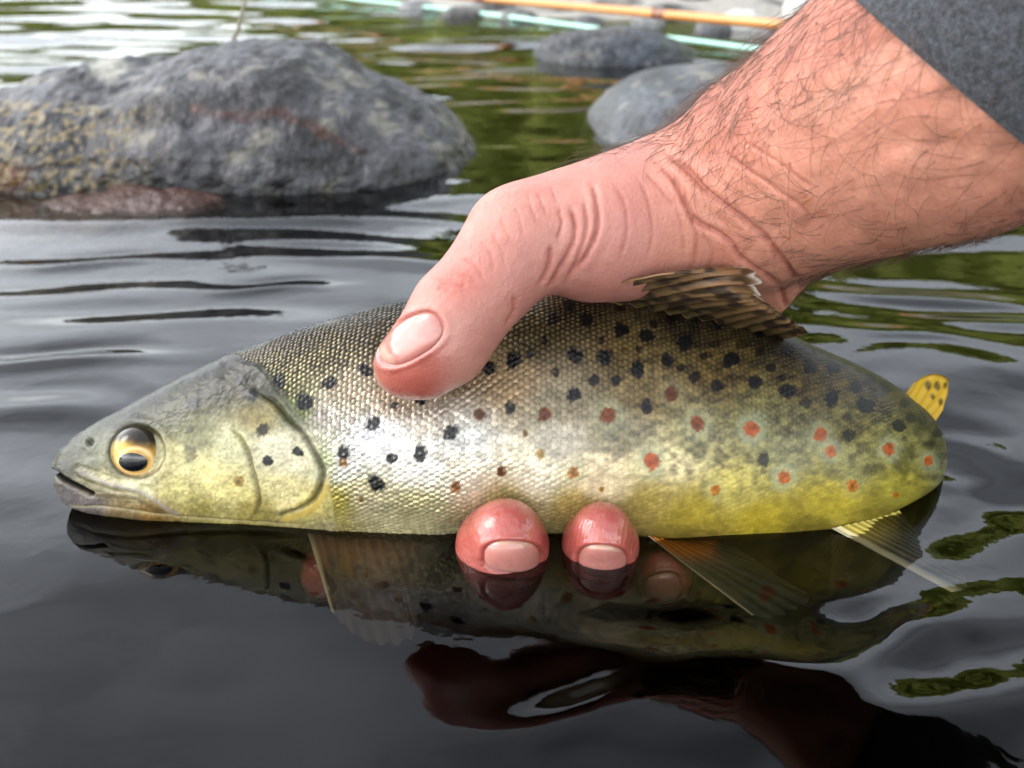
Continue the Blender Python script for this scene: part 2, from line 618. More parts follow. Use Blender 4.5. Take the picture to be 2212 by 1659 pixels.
def paint_big(px, py, col, v):
    d, t = poly_dist(px, py, [(420, 232), (520, 252), (600, 238), (660, 265), (700, 285), (780, 330)])
    k = sm(22, 2, d + 20 * fbm(px / 30, py / 12, seed=50, octaves=4) + 6) * 0.55
    col = col * (1 - k[:, None]) + k[:, None] * lin((88, 50, 40))
    d, t = poly_dist(px, py, [(540, 248), (590, 240), (650, 262)])
    k = sm(9, 3, d + 3 * fbm(px / 10, py / 10, seed=52)) * 0.85
    col = col * (1 - k[:, None]) + k[:, None] * lin((50, 28, 20))
    d = np.hypot(px - 20, (py - 385) * 1.4)
    k = sm(60, 25, d + 18 * fbm(px / 14, py / 14, seed=51)) * 0.8
    col = col * (1 - k[:, None]) + k[:, None] * lin((150, 82, 50))
    d = np.hypot((px - 235) / 1.6, py - 148)
    k = sm(34, 12, d + 14 * fbm(px / 9, py / 9, seed=53)) * 0.85
    col = col * (1 - k[:, None]) + k[:, None] * lin((166, 164, 150))
    # yellowish grains in the lower left, darker crust between
    left = sm(420, 150, px) * sm(190, 250, py)
    g = sm(0.1, 0.3, fbm(px / 11, py / 8, seed=54, octaves=2)) * left
    col = col * (1 - 0.55 * left[:, None])
    col = col * (1 - 0.75 * g[:, None]) + 0.75 * g[:, None] * lin((138, 120, 80))
    return col


rock('river_rock', [(-260, 330), (-200, 270), (-100, 225), (0, 200), (70, 172), (150, 152), (215, 138), (300, 142), (380, 128), (450, 110), (530, 98), (610, 97), (670, 108), (715, 132), (770, 165), (850, 197), (930, 236), (985, 278), (1022, 318), (1042, 362), (1050, 410)],
     0.60, 0.105, 'large grey-brown rock with a rust-red vein, water streaming over its foot', amp=0.007, seed=1, paint=paint_big, n1=300, n2=240, colour=(76, 75, 79))
rock('river_rock', [(1240, 352), (1252, 318), (1272, 270), (1310, 222), (1370, 180), (1440, 160), (1520, 150), (1600, 148), (1680, 165), (1740, 210), (1770, 290), (1780, 350)],
     0.69, 0.095, 'smooth rounded grey rock partly hidden behind the forearm', amp=0.0022, freq=14, seed=2, colour=(88, 92, 98))
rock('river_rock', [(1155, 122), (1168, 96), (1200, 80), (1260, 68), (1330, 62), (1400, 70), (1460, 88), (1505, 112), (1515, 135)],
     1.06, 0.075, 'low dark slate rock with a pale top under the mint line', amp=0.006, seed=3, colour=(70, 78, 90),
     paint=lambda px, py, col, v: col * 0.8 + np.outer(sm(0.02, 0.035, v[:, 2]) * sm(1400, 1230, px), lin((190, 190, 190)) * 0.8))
rock('river_rock', [(-420, 484), (-300, 472), (-150, 463), (0, 457), (90, 449), (170, 438), (260, 424), (340, 418), (400, 419), (450, 428), (490, 444)],
     0.475, 0.035, 'low brown ledge awash in front of the big rock', base=-0.03, amp=0.006, seed=4, colour=(84, 68, 58), n2=90,
     paint=lambda px, py, col, v: col * 0.75 + 0.25 * lin((120, 66, 52)))


def pebbles():
    spots = [(1600, 36, 46, 16, (226, 222, 214)), (1728, 12, 40, 22, (228, 225, 218)), (1210, 14, 60, 14, (146, 142, 136)), (1060, 10, 55, 13, (128, 126, 124)),
             (1330, 8, 70, 16, (112, 104, 96)), (1445, 22, 62, 14, (150, 148, 144)), (1500, 6, 55, 15, (96, 88, 80)), (1540, 52, 40, 11, (134, 136, 140)),
             (1655, 8, 45, 15, (170, 166, 160)), (1120, 30, 40, 10, (160, 158, 154)), (1400, 44, 36, 10, (172, 170, 168)), (1270, 42, 34, 9, (116, 116, 118)),
             (1000, 22, 45, 10, (138, 132, 124)), (900, 8, 40, 9, (150, 150, 150)), (1660, 70, 36, 10, (126, 124, 122))]
    for i, (px, py, wd, ht, c) in enumerate(spots):
        g = at_z(px, py + ht, 0.005)
        yc = g[1] + 0.02
        nm, lab = ('white_stone', ('flat white stone on the gravel bank just behind the rod', 'tall white stone on the bank beside the hairy edge of the forearm')[i]) if i < 2 else ('bank_stone', 'blurred grey stone lying at the edge of the gravel bank')
        k = 10
        o = [(px + wd * math.cos(math.pi - math.pi * j / k), py + ht - 2 * ht * math.sin(math.pi * j / k) * (0.93 + 0.1 * random.random())) for j in range(k + 1)]
        w_m = wd / 1106 * HF * yc
        rock(nm, o, yc, w_m * 0.7, lab, 'stone', base=-0.04, amp=0.003, seed=60 + i, colour=c, n1=36, n2=32, group='white stones on the bank' if i < 2 else 'stones along the gravel bank',
             paint=(lambda px_, py_, col, v: np.full_like(col, 1) * lin((226, 223, 216)) * (0.9 + 0.1 * fbm(v[:, 0] * 30, v[:, 1] * 30, seed=3)[:, None])) if i < 2 else None)


pebbles()


def tube(name, pts, rad, mat, parent=None, sides=10):
    pts = np.asarray(pts, float)
    rad = np.broadcast_to(np.asarray(rad, float), (len(pts),))
    t = np.gradient(pts, axis=0)
    t /= np.linalg.norm(t, axis=1, keepdims=True)
    ref = np.array([0.13, 0.2, 0.97]) if abs(t[0, 2]) < 0.8 else np.array([1.0, 0.1, 0])
    n = np.cross(t, ref)
    n /= np.linalg.norm(n, axis=1, keepdims=True)
    b = np.cross(t, n)
    a = np.linspace(0, 2 * np.pi, sides, endpoint=False)
    v = pts[:, None] + rad[:, None, None] * (np.cos(a)[None, :, None] * n[:, None] + np.sin(a)[None, :, None] * b[:, None])
    f = [tuple(q) for q in grid_faces(len(pts), sides, True, True)]
    f += [tuple(range(sides)), tuple(reversed(range((len(pts) - 1) * sides, len(pts) * sides)))]
    return mesh_obj(name, v.reshape(-1, 3), f, mat, parent)


def rod_and_line():
    a, b = at_z(560, -46, 0.038), at_z(2260, 104, 0.045)
    t = np.linspace(0, 1, 40)[:, None]
    e = empty('fly_rod', a)
    tag(e, 'cane-coloured fishing rod lying along the gravel bank', 'fishing rod')
    tube('blank', a + (b - a) * t, 0.0036 + 0.0012 * t[:, 0], M_ROD, e, 14)
    for k in (0.22, 0.47, 0.7):
        tube('binding', np.stack([a + (b - a) * (k + q) for q in np.linspace(-0.006, 0.006, 4)]), 0.0052, tint_mat('rod_binding', (120, 66, 28), rough=0.3, coat=0.5), e, 14)
    pts = smooth_curve([at_z(px, py, 0.006) for px, py in [(560, -26), (800, 2), (1000, 24), (1200, 50), (1400, 76), (1620, 104), (1800, 128), (2000, 150)]], 10)
    ln = tube('fly_line', pts, 0.0027, M_LINE, None, 10)
    tag(ln, 'mint green fishing line stretched over the water below the rod', 'fishing line')
    g = at_z(500, 112, 0.0)
    p0 = at_y(503, 110, 0.66)
    p1 = at_y(515, 60, 0.665)
    p2 = at_y(531, -4, 0.67)
    p3 = at_y(548, -70, 0.68)
    st = tube('dry_stem', smooth_curve([p0 - np.array([0, 0, 0.05]), p0, p1, p2, p3], 6), np.linspace(0.0019, 0.0009, 25), M_TWIG, None, 8)
    tag(st, 'thin dry plant stem standing behind the large rock', 'plant stem')


rod_and_line()

# ------------------------------------------------------------------ the trout
TROUT = empty('trout', wld(cm(1000, 1140, 0))[()])
tag(TROUT, 'brown trout with black and red spots held at the water surface', 'fish')

TOP = [(116, 1004), (122, 985), (134, 968), (150, 952), (175, 933), (205, 915), (260, 884), (330, 846), (400, 809), (480, 772), (560, 744), (650, 712), (740, 685), (820, 663), (890, 650), (1000, 636), (1100, 630), (1200, 630), (1300, 638), (1400, 651), (1500, 670), (1600, 693), (1690, 718), (1760, 748), (1850, 784), (1940, 826), (2000, 862)]
BOT = [(116, 1016), (122, 1030), (128, 1064), (136, 1080), (150, 1094), (200, 1109), (260, 1118), (330, 1127), (400, 1132), (480, 1137), (560, 1141), (650, 1150), (740, 1158), (850, 1164), (1000, 1168), (1100, 1168), (1200, 1168), (1300, 1168), (1400, 1168), (1500, 1170), (1600, 1168), (1700, 1162), (1800, 1148), (1880, 1126), (1940, 1105), (2000, 1082)]
THK = [(116, 1.2), (124, 2.6), (140, 4.6), (180, 7.0), (240, 9.4), (330, 12.0), (450, 14.6), (560, 16.4), (700, 17.6), (900, 18.8), (1100, 19.0), (1300, 18.4), (1500, 16.6), (1700, 13.6), (1850, 11.2), (1950, 9.8), (2050, 8.0), (2150, 6.2), (2300, 4.4), (2420, 3.2)]


def fish_spine():
    """station values along the fish: centre in the fish frame (mm), half height, half thickness, rest coordinate"""
    k0 = HF / 1106 * D0
    # the straight part, then a turn away from the viewer into the water
    rx = np.concatenate([116 + 70 * np.linspace(0, 1, 34) ** 2, np.linspace(186, 2420, 900)[1:]])
    tp, bt = smooth_curve(TOP, 8), smooth_curve(BOT, 8)
    top = np.interp(rx, tp[:, 0], tp[:, 1])
    bot = np.interp(rx, bt[:, 0], bt[:, 1])
    yc = (top + bot) / 2
    hh = (bot - top) / 2
    # peduncle beyond the turn
    m = rx > 1990
    yc = np.where(m, np.interp(rx, [1990, 2060, 2150, 2300, 2420], [np.interp(1990, rx, yc), 975, 990, 1024, 1062]), yc)
    hh = np.where(m, np.interp(rx, [1990, 2060, 2150, 2300, 2420], [np.interp(1990, rx, hh), 92, 78, 66, 64]), hh)
    ang = np.radians(np.interp(rx, [1500, 1700, 1850, 1950, 2050, 2150, 2300, 2420], [0, 6, 16, 30, 56, 84, 104, 110]))
    ds = np.gradient(rx)
    X = np.concatenate([[rx[0]], rx[0] + np.cumsum((ds * np.cos(ang))[1:])])
    Wd = -np.concatenate([[0], np.cumsum((ds * np.sin(ang))[1:])]) * k0
    C = np.stack([(X - 1106) * k0, -(yc - 829.5) * k0, Wd], 1)
    # keep the picture position while the body recedes
    sc = (D0 - C[:, 2]) / D0
    C[:, 1] *= sc
    C[:, 0] = np.where(C[:, 0] > 0, C[:, 0] * (1 + 0.35 * (sc - 1)), C[:, 0])
    th = np.interp(rx, *np.array(THK).T)
    for _ in range(6):
        th = np.convolve(np.pad(th, 4, mode='edge'), np.ones(9) / 9, mode='valid')
    th[0] = 0.6
    N = np.stack([np.sin(ang), np.zeros_like(ang), np.cos(ang)], 1)
    return rx, C, hh * k0 * sc, th, N


RX, SPC, SHH, STH, SPN = fish_spine()
NB, NF = 330, 70                                    # samples round the near and the far half
theta_n = np.linspace(0, np.pi, NB)
theta_f = np.linspace(np.pi, 2 * np.pi, NF + 2)[1:-1]
THETA = np.concatenate([theta_n, theta_f])
NV = len(THETA)


def fish_surface(th):
    c, s = np.cos(th), np.sin(th)
    ey = np.sign(c) * np.abs(c) ** 0.96
    ez = np.sign(s) * np.abs(s) ** 0.88
    # back a little narrower than the belly
    ez = ez * (1 - 0.16 * np.clip(c, 0, 1) + 0.02 * np.clip(-c, 0, 1))
    return ey, ez


HEAD_EDGE = smooth_curve([(470, 738), (508, 775), (560, 792), (600, 842), (650, 912), (688, 985), (706, 1050), (716, 1110), (730, 1175)], 5)
GILL = smooth_curve([(551, 845), (592, 870), (623, 907), (655, 936), (676, 970), (692, 1001), (698, 1020), (692, 1051), (676, 1079), (648, 1098), (608, 1111)], 5)
PREOP = smooth_curve([(505, 932), (520, 945), (536, 976), (545, 1010), (555, 1048), (561, 1086), (552, 1110)], 5)
MOUTH = smooth_curve([(104, 1016), (120, 1024), (135, 1035), (166, 1052), (197, 1068)], 5)
MAXIL = smooth_curve([(172, 1020), (205, 1034), (244, 1046), (280, 1053), (307, 1062), (338, 1081), (362, 1098), (386, 1114)], 5)
MAXLOW = smooth_curve([(200, 1070), (245, 1072), (290, 1076), (330, 1098), (360, 1117)], 5)
JAWLINE = smooth_curve([(150, 1094), (240, 1098), (330, 1112), (420, 1121), (520, 1128), (640, 1134)], 5)

SAMPLES = [  # apparent skin tones; some lighting is included in these colours
    (130, 1010, 95, 95, 70), (160, 970, 100, 102, 84), (200, 945, 120, 124, 104), (205, 1000, 128, 130, 108), (230, 1000, 130, 130, 98), (190, 1045, 140, 132, 84), (220, 1030, 188, 182, 140), (300, 1045, 216, 210, 166),
    (380, 900, 112, 114, 82), (330, 870, 88, 88, 66), (450, 835, 82, 84, 60), (260, 900, 86, 86, 64), (420, 940, 146, 146, 106), (400, 1000, 206, 198, 140), (450, 1020, 222, 212, 142), (500, 960, 190, 190, 150),
    (380, 1060, 200, 192, 120), (500, 1060, 216, 206, 130), (430, 1100, 168, 158, 76), (550, 1110, 172, 158, 64), (560, 900, 168, 156, 96), (540, 800, 76, 76, 56), (600, 960, 204, 200, 176), (640, 1000, 208, 202, 174),
    (620, 1060, 208, 198, 138), (670, 1090, 194, 178, 80), (705, 1000, 170, 176, 140), (640, 890, 122, 132, 98), (600, 838, 96, 100, 72), (712, 1080, 192, 182, 104), (200, 1090, 138, 130, 134), (150, 1075, 126, 119, 126), (260, 1104, 160, 140, 92), (330, 1112, 168, 132, 52),
    (700, 760, 88, 85, 66), (650, 730, 66, 64, 50), (800, 715, 78, 74, 58), (850, 680, 62, 62, 50), (750, 850, 172, 162, 147), (700, 900, 192, 187, 182), (850, 850, 187, 172, 157), (800, 950, 218, 219, 228), (740, 1000, 215, 214, 218),
    (950, 900, 192, 183, 175), (900, 1000, 228, 226, 226), (800, 1080, 208, 200, 172), (900, 1100, 202, 196, 160), (1000, 950, 206, 206, 206), (1000, 1030, 228, 221, 208), (1100, 830, 174, 152, 122), (1000, 800, 160, 142, 118),
    (1150, 720, 92, 84, 58), (1250, 660, 76, 66, 42), (1200, 880, 158, 148, 128), (1200, 960, 192, 187, 177), (1150, 1030, 233, 226, 210), (1300, 1040, 228, 215, 188), (1100, 1090, 190, 180, 130), (1250, 1100, 188, 172, 112),
    (1350, 760, 114, 98, 62), (1400, 850, 138, 122, 86), (1350, 930, 150, 144, 122), (1450, 1000, 206, 196, 160), (1400, 1090, 182, 166, 98), (1500, 1120, 184, 168, 70), (1500, 950, 148, 143, 108), (1550, 800, 108, 92, 54),
    (1500, 710, 78, 66, 38), (1600, 1050, 192, 182, 110), (1650, 1120, 190, 174, 58), (1650, 900, 126, 121, 80), (1700, 980, 150, 148, 110), (1750, 820, 98, 86, 46), (1720, 745, 66, 54, 29), (1800, 1085, 194, 180, 68),
    (1800, 920, 120, 113, 70), (1850, 1000, 145, 141, 92), (1900, 850, 88, 76, 37), (1950, 950, 128, 125, 80), (1950, 1060, 178, 170, 72), (2050, 960, 104, 104, 74), (2050, 1020, 140, 140, 98), (2000, 885, 78, 70, 35), (1750, 1150, 150, 138, 60),
    (700, 1145, 172, 164, 116), (1000, 1150, 176, 174, 142), (1500, 1163, 150, 136, 66), (1900, 1115, 160, 150, 66)]

SPOTS_BLACK = [(418, 870, 16, 1), (541, 851, 16, 1), (567, 928, 13, .8), (579, 996, 11, 1), (643, 976, 11, 1), (370, 862, 9, .55), (345, 878, 8, .45), (395, 822, 8, .4), (465, 835, 9, .4), (430, 845, 9, .4), (525, 818, 12, .6), (485, 800, 9, .35), (412, 980, 16, .45), (410, 928, 9, .35),
               (603, 823, 14, 1), (711, 827, 15, 1), (657, 868, 18, 1), (790, 800, 14, 1), (806, 915, 15, .9), (742, 980, 14, 1), (846, 990, 12, .95), (908, 980, 15, 1), (814, 1045, 17, 1), (973, 935, 16, 1), (905, 862, 13, 1), (852, 875, 9, .8), (700, 890, 7, .5),
               (1240, 853, 14, 1), (1109, 778, 18, 1), (1057, 797, 14, 1), (1242, 768, 17, 1), (1306, 772, 17, 1), (1377, 798, 17, 1), (1196, 690, 13, .9), (1267, 692, 13, .95), (1342, 714, 15, .95), (1396, 725, 15, .95), (1480, 740, 17, 1), (1580, 777, 17, 1), (1440, 780, 13, .9), (1176, 735, 8, .8), (1200, 805, 10, .8), (1145, 765, 9, .8), (1330, 822, 11, .85), (1283, 822, 12, .85), (1470, 795, 9, .8), (1500, 815, 12, .85),
               (1396, 880, 14, .9), (1103, 880, 13, .9), (1548, 832, 13, .85), (1631, 826, 14, .95), (1702, 845, 16, 1), (1750, 792, 14, 1), (1800, 795, 14, 1), (1797, 860, 16, 1), (1870, 876, 17, 1), (1665, 795, 11, .8), (1690, 815, 9, .7), (1740, 870, 11, .6), (1640, 720, 10, .8), (1702, 757, 13, .9), (1600, 745, 11, .6), (1545, 745, 11, .6), (1640, 760, 10, .6),
               (1880, 820, 13, .9), (1915, 835, 14, .9), (1850, 836, 13, .85), (1940, 920, 14, .95), (1968, 902, 12, .9), (1992, 905, 12, .9), (2025, 935, 11, .8), (2055, 955, 11, .8), (2075, 985, 10, .7), (1955, 870, 11, .8), (1905, 905, 9, .5), (2010, 960, 10, .55), (1650, 993, 14, .75), (1833, 941, 13, .75), (1985, 850, 12, .8), (1830, 900, 11, .45), (1340, 660, 11, .8), (1230, 660, 12, .8), (1450, 690, 12, .8), (1550, 700, 11, .7), (1410, 700, 9, .7), (1300, 735, 8, .7), (1380, 755, 8, .7), (1520, 770, 8, .7)]
SPOTS_RED = [(1036, 896, 15, (110, 56, 30), 0), (1176, 895, 17, (128, 52, 30), .15), (1313, 898, 20, (138, 62, 32), .5), (1450, 852, 17, (106, 50, 28), .3), (1506, 914, 19, (142, 64, 34), .6), (1623, 926, 19, (196, 82, 34), .9), (1408, 996, 20, (200, 82, 50), .8), (1239, 1021, 15, (196, 128, 110), .5), (1083, 1018, 13, (120, 62, 48), .1), (985, 1052, 14, (168, 96, 74), .1), (1168, 980, 11, (200, 152, 138), .1),
             (1545, 1059, 13, (214, 124, 58), .4), (1693, 1031, 16, (222, 104, 38), .95), (1772, 939, 17, (196, 84, 34), .6), (1795, 975, 14, (206, 100, 56), .8), (1841, 1050, 14, (224, 118, 34), .35), (1920, 970, 15, (198, 84, 42), .9), (2006, 995, 12, (214, 94, 42), .8), (2051, 1006, 9, (204, 96, 60), .6), (1935, 1069, 8, (214, 124, 50), .1), (1300, 1060, 7, (196, 144, 92), 0), (1135, 935, 9, (140, 100, 76), 0), (780, 1078, 6, (150, 110, 70), 0), (515, 1040, 14, (188, 138, 66), 0), (742, 1000, 11, (150, 98, 60), 0)]


def hexcells(u, v):
    """distance to the owning cell centre, to the runner-up, and the owner's id"""
    best = np.full(u.shape, 9.0)
    sec = np.full(u.shape, 9.0)
    bi = np.zeros(u.shape)
    bj = np.zeros(u.shape)
    du_b = np.zeros(u.shape)
    dv_b = np.zeros(u.shape)
    j0 = np.floor(v)
    for dj in (-1, 0, 1, 2):
        j = j0 + dj
        off = 0.5 * (np.mod(j, 2))
        i0 = np.floor(u - off)
        for di in (0, 1):
            i = i0 + di
            jx = (hash3(i, j, j * 0, 3) - 0.5) * 0.22
            jy = (hash3(i, j, j * 0, 4) - 0.5) * 0.2
            du = u - (i + off + jx)
            dv = (v - (j + jy)) * 0.92
            # pointed, overlapping outline towards the tail
            d = np.sqrt(du * du + dv * dv) - 0.12 * dv
            m = d < best
            sec = np.where(m, best, np.minimum(sec, d))
            bi = np.where(m, i, bi)
            bj = np.where(m, j, bj)
            du_b = np.where(m, du, du_b)
            dv_b = np.where(m, dv, dv_b)
            best = np.where(m, d, best)
    return best, sec, bi, bj, du_b, dv_b


def build_fish_body():
    ns = len(RX)
    ey, ez = fish_surface(THETA)
    P = (SPC[:, None] + SHH[:, None, None] * ey[None, :, None] * np.array([0, 1.0, 0]) + (STH[:, None] * ez[None, :])[..., None] * SPN[:, None])
    # coordinates used for the pigment: the near half's picture position, mirrored for the far half
    near = P[:, :NB]
    px, py = topx(near)
    mirror = np.clip(np.round((2 * np.pi - theta_f) / np.pi * (NB - 1)).astype(int), 0, NB - 1)
    px = np.concatenate([px, px[:, mirror]], 1)
    py = np.concatenate([py, py[:, mirror]], 1)
    S = np.broadcast_to(RX[:, None], px.shape)
    TH = np.where(THETA > np.pi, 2 * np.pi - THETA, THETA)
    TH = np.broadcast_to(TH[None], px.shape)
    px, py, S, TH = px.ravel(), py.ravel(), S.ravel(), TH.ravel()
    # scale lattice: a fixed number of rows round the flank
    rows = 62.0
    girth = np.array([np.sum(np.linalg.norm(np.diff(P[i, :NB], axis=0), axis=1)) for i in range(0, ns, 10)])
    girth = np.interp(np.arange(ns), np.arange(0, ns, 10), girth)
    k0 = HF / 1106 * D0
    ucol = np.cumsum(np.gradient(RX) * k0 / (girth / rows * 0.95))
    uu = np.broadcast_to(ucol[:, None], (ns, NV)).ravel()
    vv = TH / np.pi * rows
    uu = uu + 0.25 * fbm(S / 90, vv / 6, seed=70, octaves=2)
    uu = uu + 0.18 * fbm(S / 14, vv / 1.5, seed=71, octaves=2)
    d1, d2, ci, cj, cdv, cdu = hexcells(vv + 0.15 * fbm(S / 30, vv / 4, seed=72, octaves=2), uu)
    rid = hash3(ci, cj, cj * 0, 9)
    rid2 = hash3(ci, cj, cj * 0, 10)
    # where scales are
    he = np.interp(py, HEAD_EDGE[:, 1], HEAD_EDGE[:, 0])
    smask = sm(-2, 16, px - he) * sm(2300, 2200, S)
    front = sm(1500, 900, px)
    # relief (mm)
    P = P.reshape(-1, 3)
    faces = grid_faces(ns, NV, True, False)
    N = vert_normals(P, faces)
    cen = np.repeat(SPC, NV, axis=0)
    if np.mean(np.sum(N * (P - cen), 1)) < 0:
        faces = faces[:, ::-1]
        N = -N
    pitch = np.repeat(girth / rows, NV)
    dome = np.clip(1 - (d1 / 0.56) ** 2, -0.3, 1)
    tilt = 0.10 * (rid - 0.5) * cdu + 0.18 * (rid2 - 0.5) * cdv
    relief = pitch * smask * ((0.05 + 0.19 * front) * dome + (0.05 + 0.09 * front) * cdu + (0.8 + 0.9 * front) * tilt) * (0.75 + 0.5 * fbm(S / 70, vv / 5, seed=73, octaves=2))
    # head anatomy
    hd = np.zeros_like(px)

    def groove(pts, width, depth, side=0, taper=True):
        d, t = poly_dist(px, py, pts)
        e = np.exp(-(d / width) ** 2)
        if taper:
            e = e * np.clip(np.minimum(t, 1 - t) * 6 + 0.15, 0, 1)
        return e * depth, d, t

    g1, dg, tg = groove(GILL, 6, 1.1)
    hd -= g1
    inside = px < np.interp(py, GILL[:, 1], GILL[:, 0])
    hd += np.where(inside, 0.75 * np.exp(-((dg - 10) / 12) ** 2), 0) * sm(830, 870, py) * sm(1115, 1095, py)
    g2, dp, tp_ = groove(PREOP, 4, 0.75)
    hd -= g2
    hd += np.where(px < np.interp(py, PREOP[:, 1], PREOP[:, 0]), 0.3 * np.exp(-((dp - 10) / 8) ** 2), 0)
    g3, dm, tm_ = groove(MOUTH, 5, 2.2, taper=False)
    hd -= g3
    gx, dx, tx = groove(MAXIL, 8, 0.55, taper=True)
    hd += gx * sm(0, 0.15, tx + 0.1)
    hd -= 0.3 * np.exp(-((dx - 13) / 5) ** 2) * np.where(py > np.interp(px, MAXIL[:, 0], MAXIL[:, 1]), 1, 0.7) * (px < 400)
    g4, dj_, tj = groove(JAWLINE, 4, 0.5)
    hd -= g4
    # eye socket and the brow over it, nostril
    re_ = np.hypot((px - 298), (py - 976))
    hd += 0.45 * np.exp(-((re_ - 68) / 12) ** 2) - 1.6 * sm(62, 48, re_)
    rn = np.hypot(px - 195, (py - 955) * 0.75)
    hd -= 0.8 * np.exp(-(rn / 6) ** 2)
    hd += 0.2 * np.exp(-((rn - 12) / 5) ** 2)
    hd += 0.22 * fbm(px / 26, py / 20, seed=77, octaves=5, gain=0.6) * (1 - smask)
    # ridge along the cleithrum behind the gill
    dh, th_ = poly_dist(px, py, HEAD_EDGE)
    hd += 0.35 * np.exp(-((dh - 6) / 9) ** 2) * (1 - smask)
    # flesh pressed by fingers
    for (fx, fy, fr, dep) in ((1090, 1150, 130, 1.3), (1300, 1150, 120, 1.2), (900, 790, 95, 1.2)):
        rr = np.hypot(px - fx, py - fy)
        hd -= dep * sm(fr * 1.25, fr * 0.5, rr) * (np.sin(TH) > -1)
    disp = relief + hd * (S < 2200)
    nearmask = np.ones((ns, NV))
    P = P + N * disp[:, None]
    # ---------------- pigment, with scale highlights painted in
    s = np.array(SAMPLES, float)
    col = np.zeros((len(px), 3))
    wsum = np.zeros(len(px))
    rgb = lin(s[:, 2:5])
    jx = px + 14 * fbm(px / 60, py / 40, seed=80, octaves=3)
    jy = py + 10 * fbm(px / 60, py / 40, seed=81, octaves=3)
    for k in range(len(s)):
        w_ = 1.0 / (((jx - s[k, 0]) / 1.25) ** 2 + (jy - s[k, 1]) ** 2 + 260) ** 1.9
        col += w_[:, None] * rgb[k]
        wsum += w_
    col /= wsum[:, None]
    # dark narrow back
    back = sm(0.34, 0.12, TH / np.pi)
    col *= (1 - 0.45 * back)[:, None]
    # blotchy fine pattern
    bl = fbm(px / 16, py / 12, seed=90, octaves=4)
    rear = sm(1150, 1500, px)
    upper = sm(0.55, 0.3, TH / np.pi)
    col *= (1 + (0.24 + 0.62 * rear * sm(1100, 980, py)) * bl)[:, None]
    hm = (1 - smask)
    fine = fbm(px / 5, py / 5, seed=91, octaves=3)
    col *= (1 + 0.34 * hm * fine)[:, None]
    col *= (1 - 0.34 * rear * smask * (rid > 0.62) * sm(1120, 960, py) * sm(-0.3, 0.25, fbm(px / 40, py / 30, seed=93, octaves=2)))[:, None]
    # scale margins and centres
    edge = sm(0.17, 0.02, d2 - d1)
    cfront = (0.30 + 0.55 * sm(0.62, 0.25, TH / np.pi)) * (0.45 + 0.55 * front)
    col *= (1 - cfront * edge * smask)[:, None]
    lum = np.clip(0.45 + 1.1 * rid, 0.2, 1.6)
    col *= (1 + smask * (lum - 1) * (0.16 + 0.24 * front))[:, None]
    pale = smask * sm(0.42, 0.12, d1) * sm(0.62, 0.30, TH / np.pi) * sm(0.03, 0.14, TH / np.pi) * (0.25 + 0.6 * front)  # highlight dots of the back scales, painted into the colour
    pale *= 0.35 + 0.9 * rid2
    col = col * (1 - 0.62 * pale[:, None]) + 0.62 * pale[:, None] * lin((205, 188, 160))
    # spots
    dull = np.zeros(len(px))
    wob = 1 + 0.32 * fbm(px / 6, py / 6, seed=95, octaves=2)
    seen = 0.6 * sm(0.30, 0.12, d1) * smask * (rid > 0.45)
    for (sx, sy, r_, a_) in SPOTS_BLACK:
        mk = (np.abs(px - sx) < r_ * 2.4) & (np.abs(py - sy) < r_ * 2.4)
        d = np.hypot(px[mk] - sx, py[mk] - sy) * wob[mk] * (1 + 0.05 * np.cos(3 * np.arctan2(py[mk] - sy, px[mk] - sx) + sx) + (0.10 * np.cos(2 * np.arctan2(py[mk] - sy, px[mk] - sx) + sy)))
        k = a_ * sm(r_ * 1.2, r_ * 0.8, d) * (1 - 0.65 * seen[mk] * (front[mk] * 0.7 + 0.25))
        col[mk] = col[mk] * (1 - k[:, None]) + k[:, None] * lin((14, 11, 10))
        dull[mk] = np.maximum(dull[mk], k)
    for (sx, sy, r_, c_, ha) in SPOTS_RED:
        mk = (np.abs(px - sx) < r_ * 3.6) & (np.abs(py - sy) < r_ * 3.6)
        d = np.hypot((px[mk] - sx) * 1.1, py[mk] - sy) * wob[mk]
        k = ha * 0.55 * sm(r_ * 2.7, r_ * 0.9, d * (1 + 0.25 * bl[mk]))
        col[mk] = col[mk] * (1 - k[:, None]) + k[:, None] * lin((186, 194, 170))
        k = 0.95 * sm(r_ * 1.1, r_ * 0.7, d) * (1 - 0.5 * seen[mk] * front[mk])
        cc = (lin(c_)[None] * np.array([0.50, 0.56, 0.22])) ** 0.704 * (0.75 + 0.5 * rid[mk])[:, None] * (1 - 0.45 * sm(0, 0.6, bl[mk] + 0.25)[:, None] * sm(r_ * .6, r_ * .15, d)[:, None])
        col[mk] = col[mk] * (1 - k[:, None]) + k[:, None] * cc
        dull[mk] = np.maximum(dull[mk], k)
    # head marks
    def paint(pts, w0, w1, c_, a_):
        d, t = poly_dist(px, py, pts)
        k = a_ * sm(w1, w0, d) * (hm > 0.3)
        return k, lin(c_)
    for pts, w0, w1, c_, a_ in ((GILL, 1, 7, (92, 88, 50), .6), (PREOP, 1, 5, (140, 130, 66), .6), (MOUTH, 3, 7, (22, 22, 20), .95), (MAXIL, 1, 8, (168, 164, 172), .6), (MAXLOW, 2, 7, (120, 106, 70), .6), (JAWLINE, 1, 4, (206, 196, 150), .5)):
        k, c2 = paint(pts, w0, w1, c_, a_)
        col = col * (1 - k[:, None]) + k[:, None] * c2
    k = 0.85 * np.exp(-((dg - 13) / 7) ** 2) * np.where(inside, 0, 1) * sm(1000, 1060, py) * hm
    col = col * (1 - k[:, None]) + k[:, None] * lin((214, 186, 46))
    k = 0.8 * sm(8, 3, rn)
    col = col * (1 - k[:, None]) + k[:, None] * lin((40, 40, 34))
    k = 0.6 * np.exp(-((re_ - 57) / 5) ** 2)
    col = col * (1 - k[:, None]) + k[:, None] * lin((70, 66, 36))
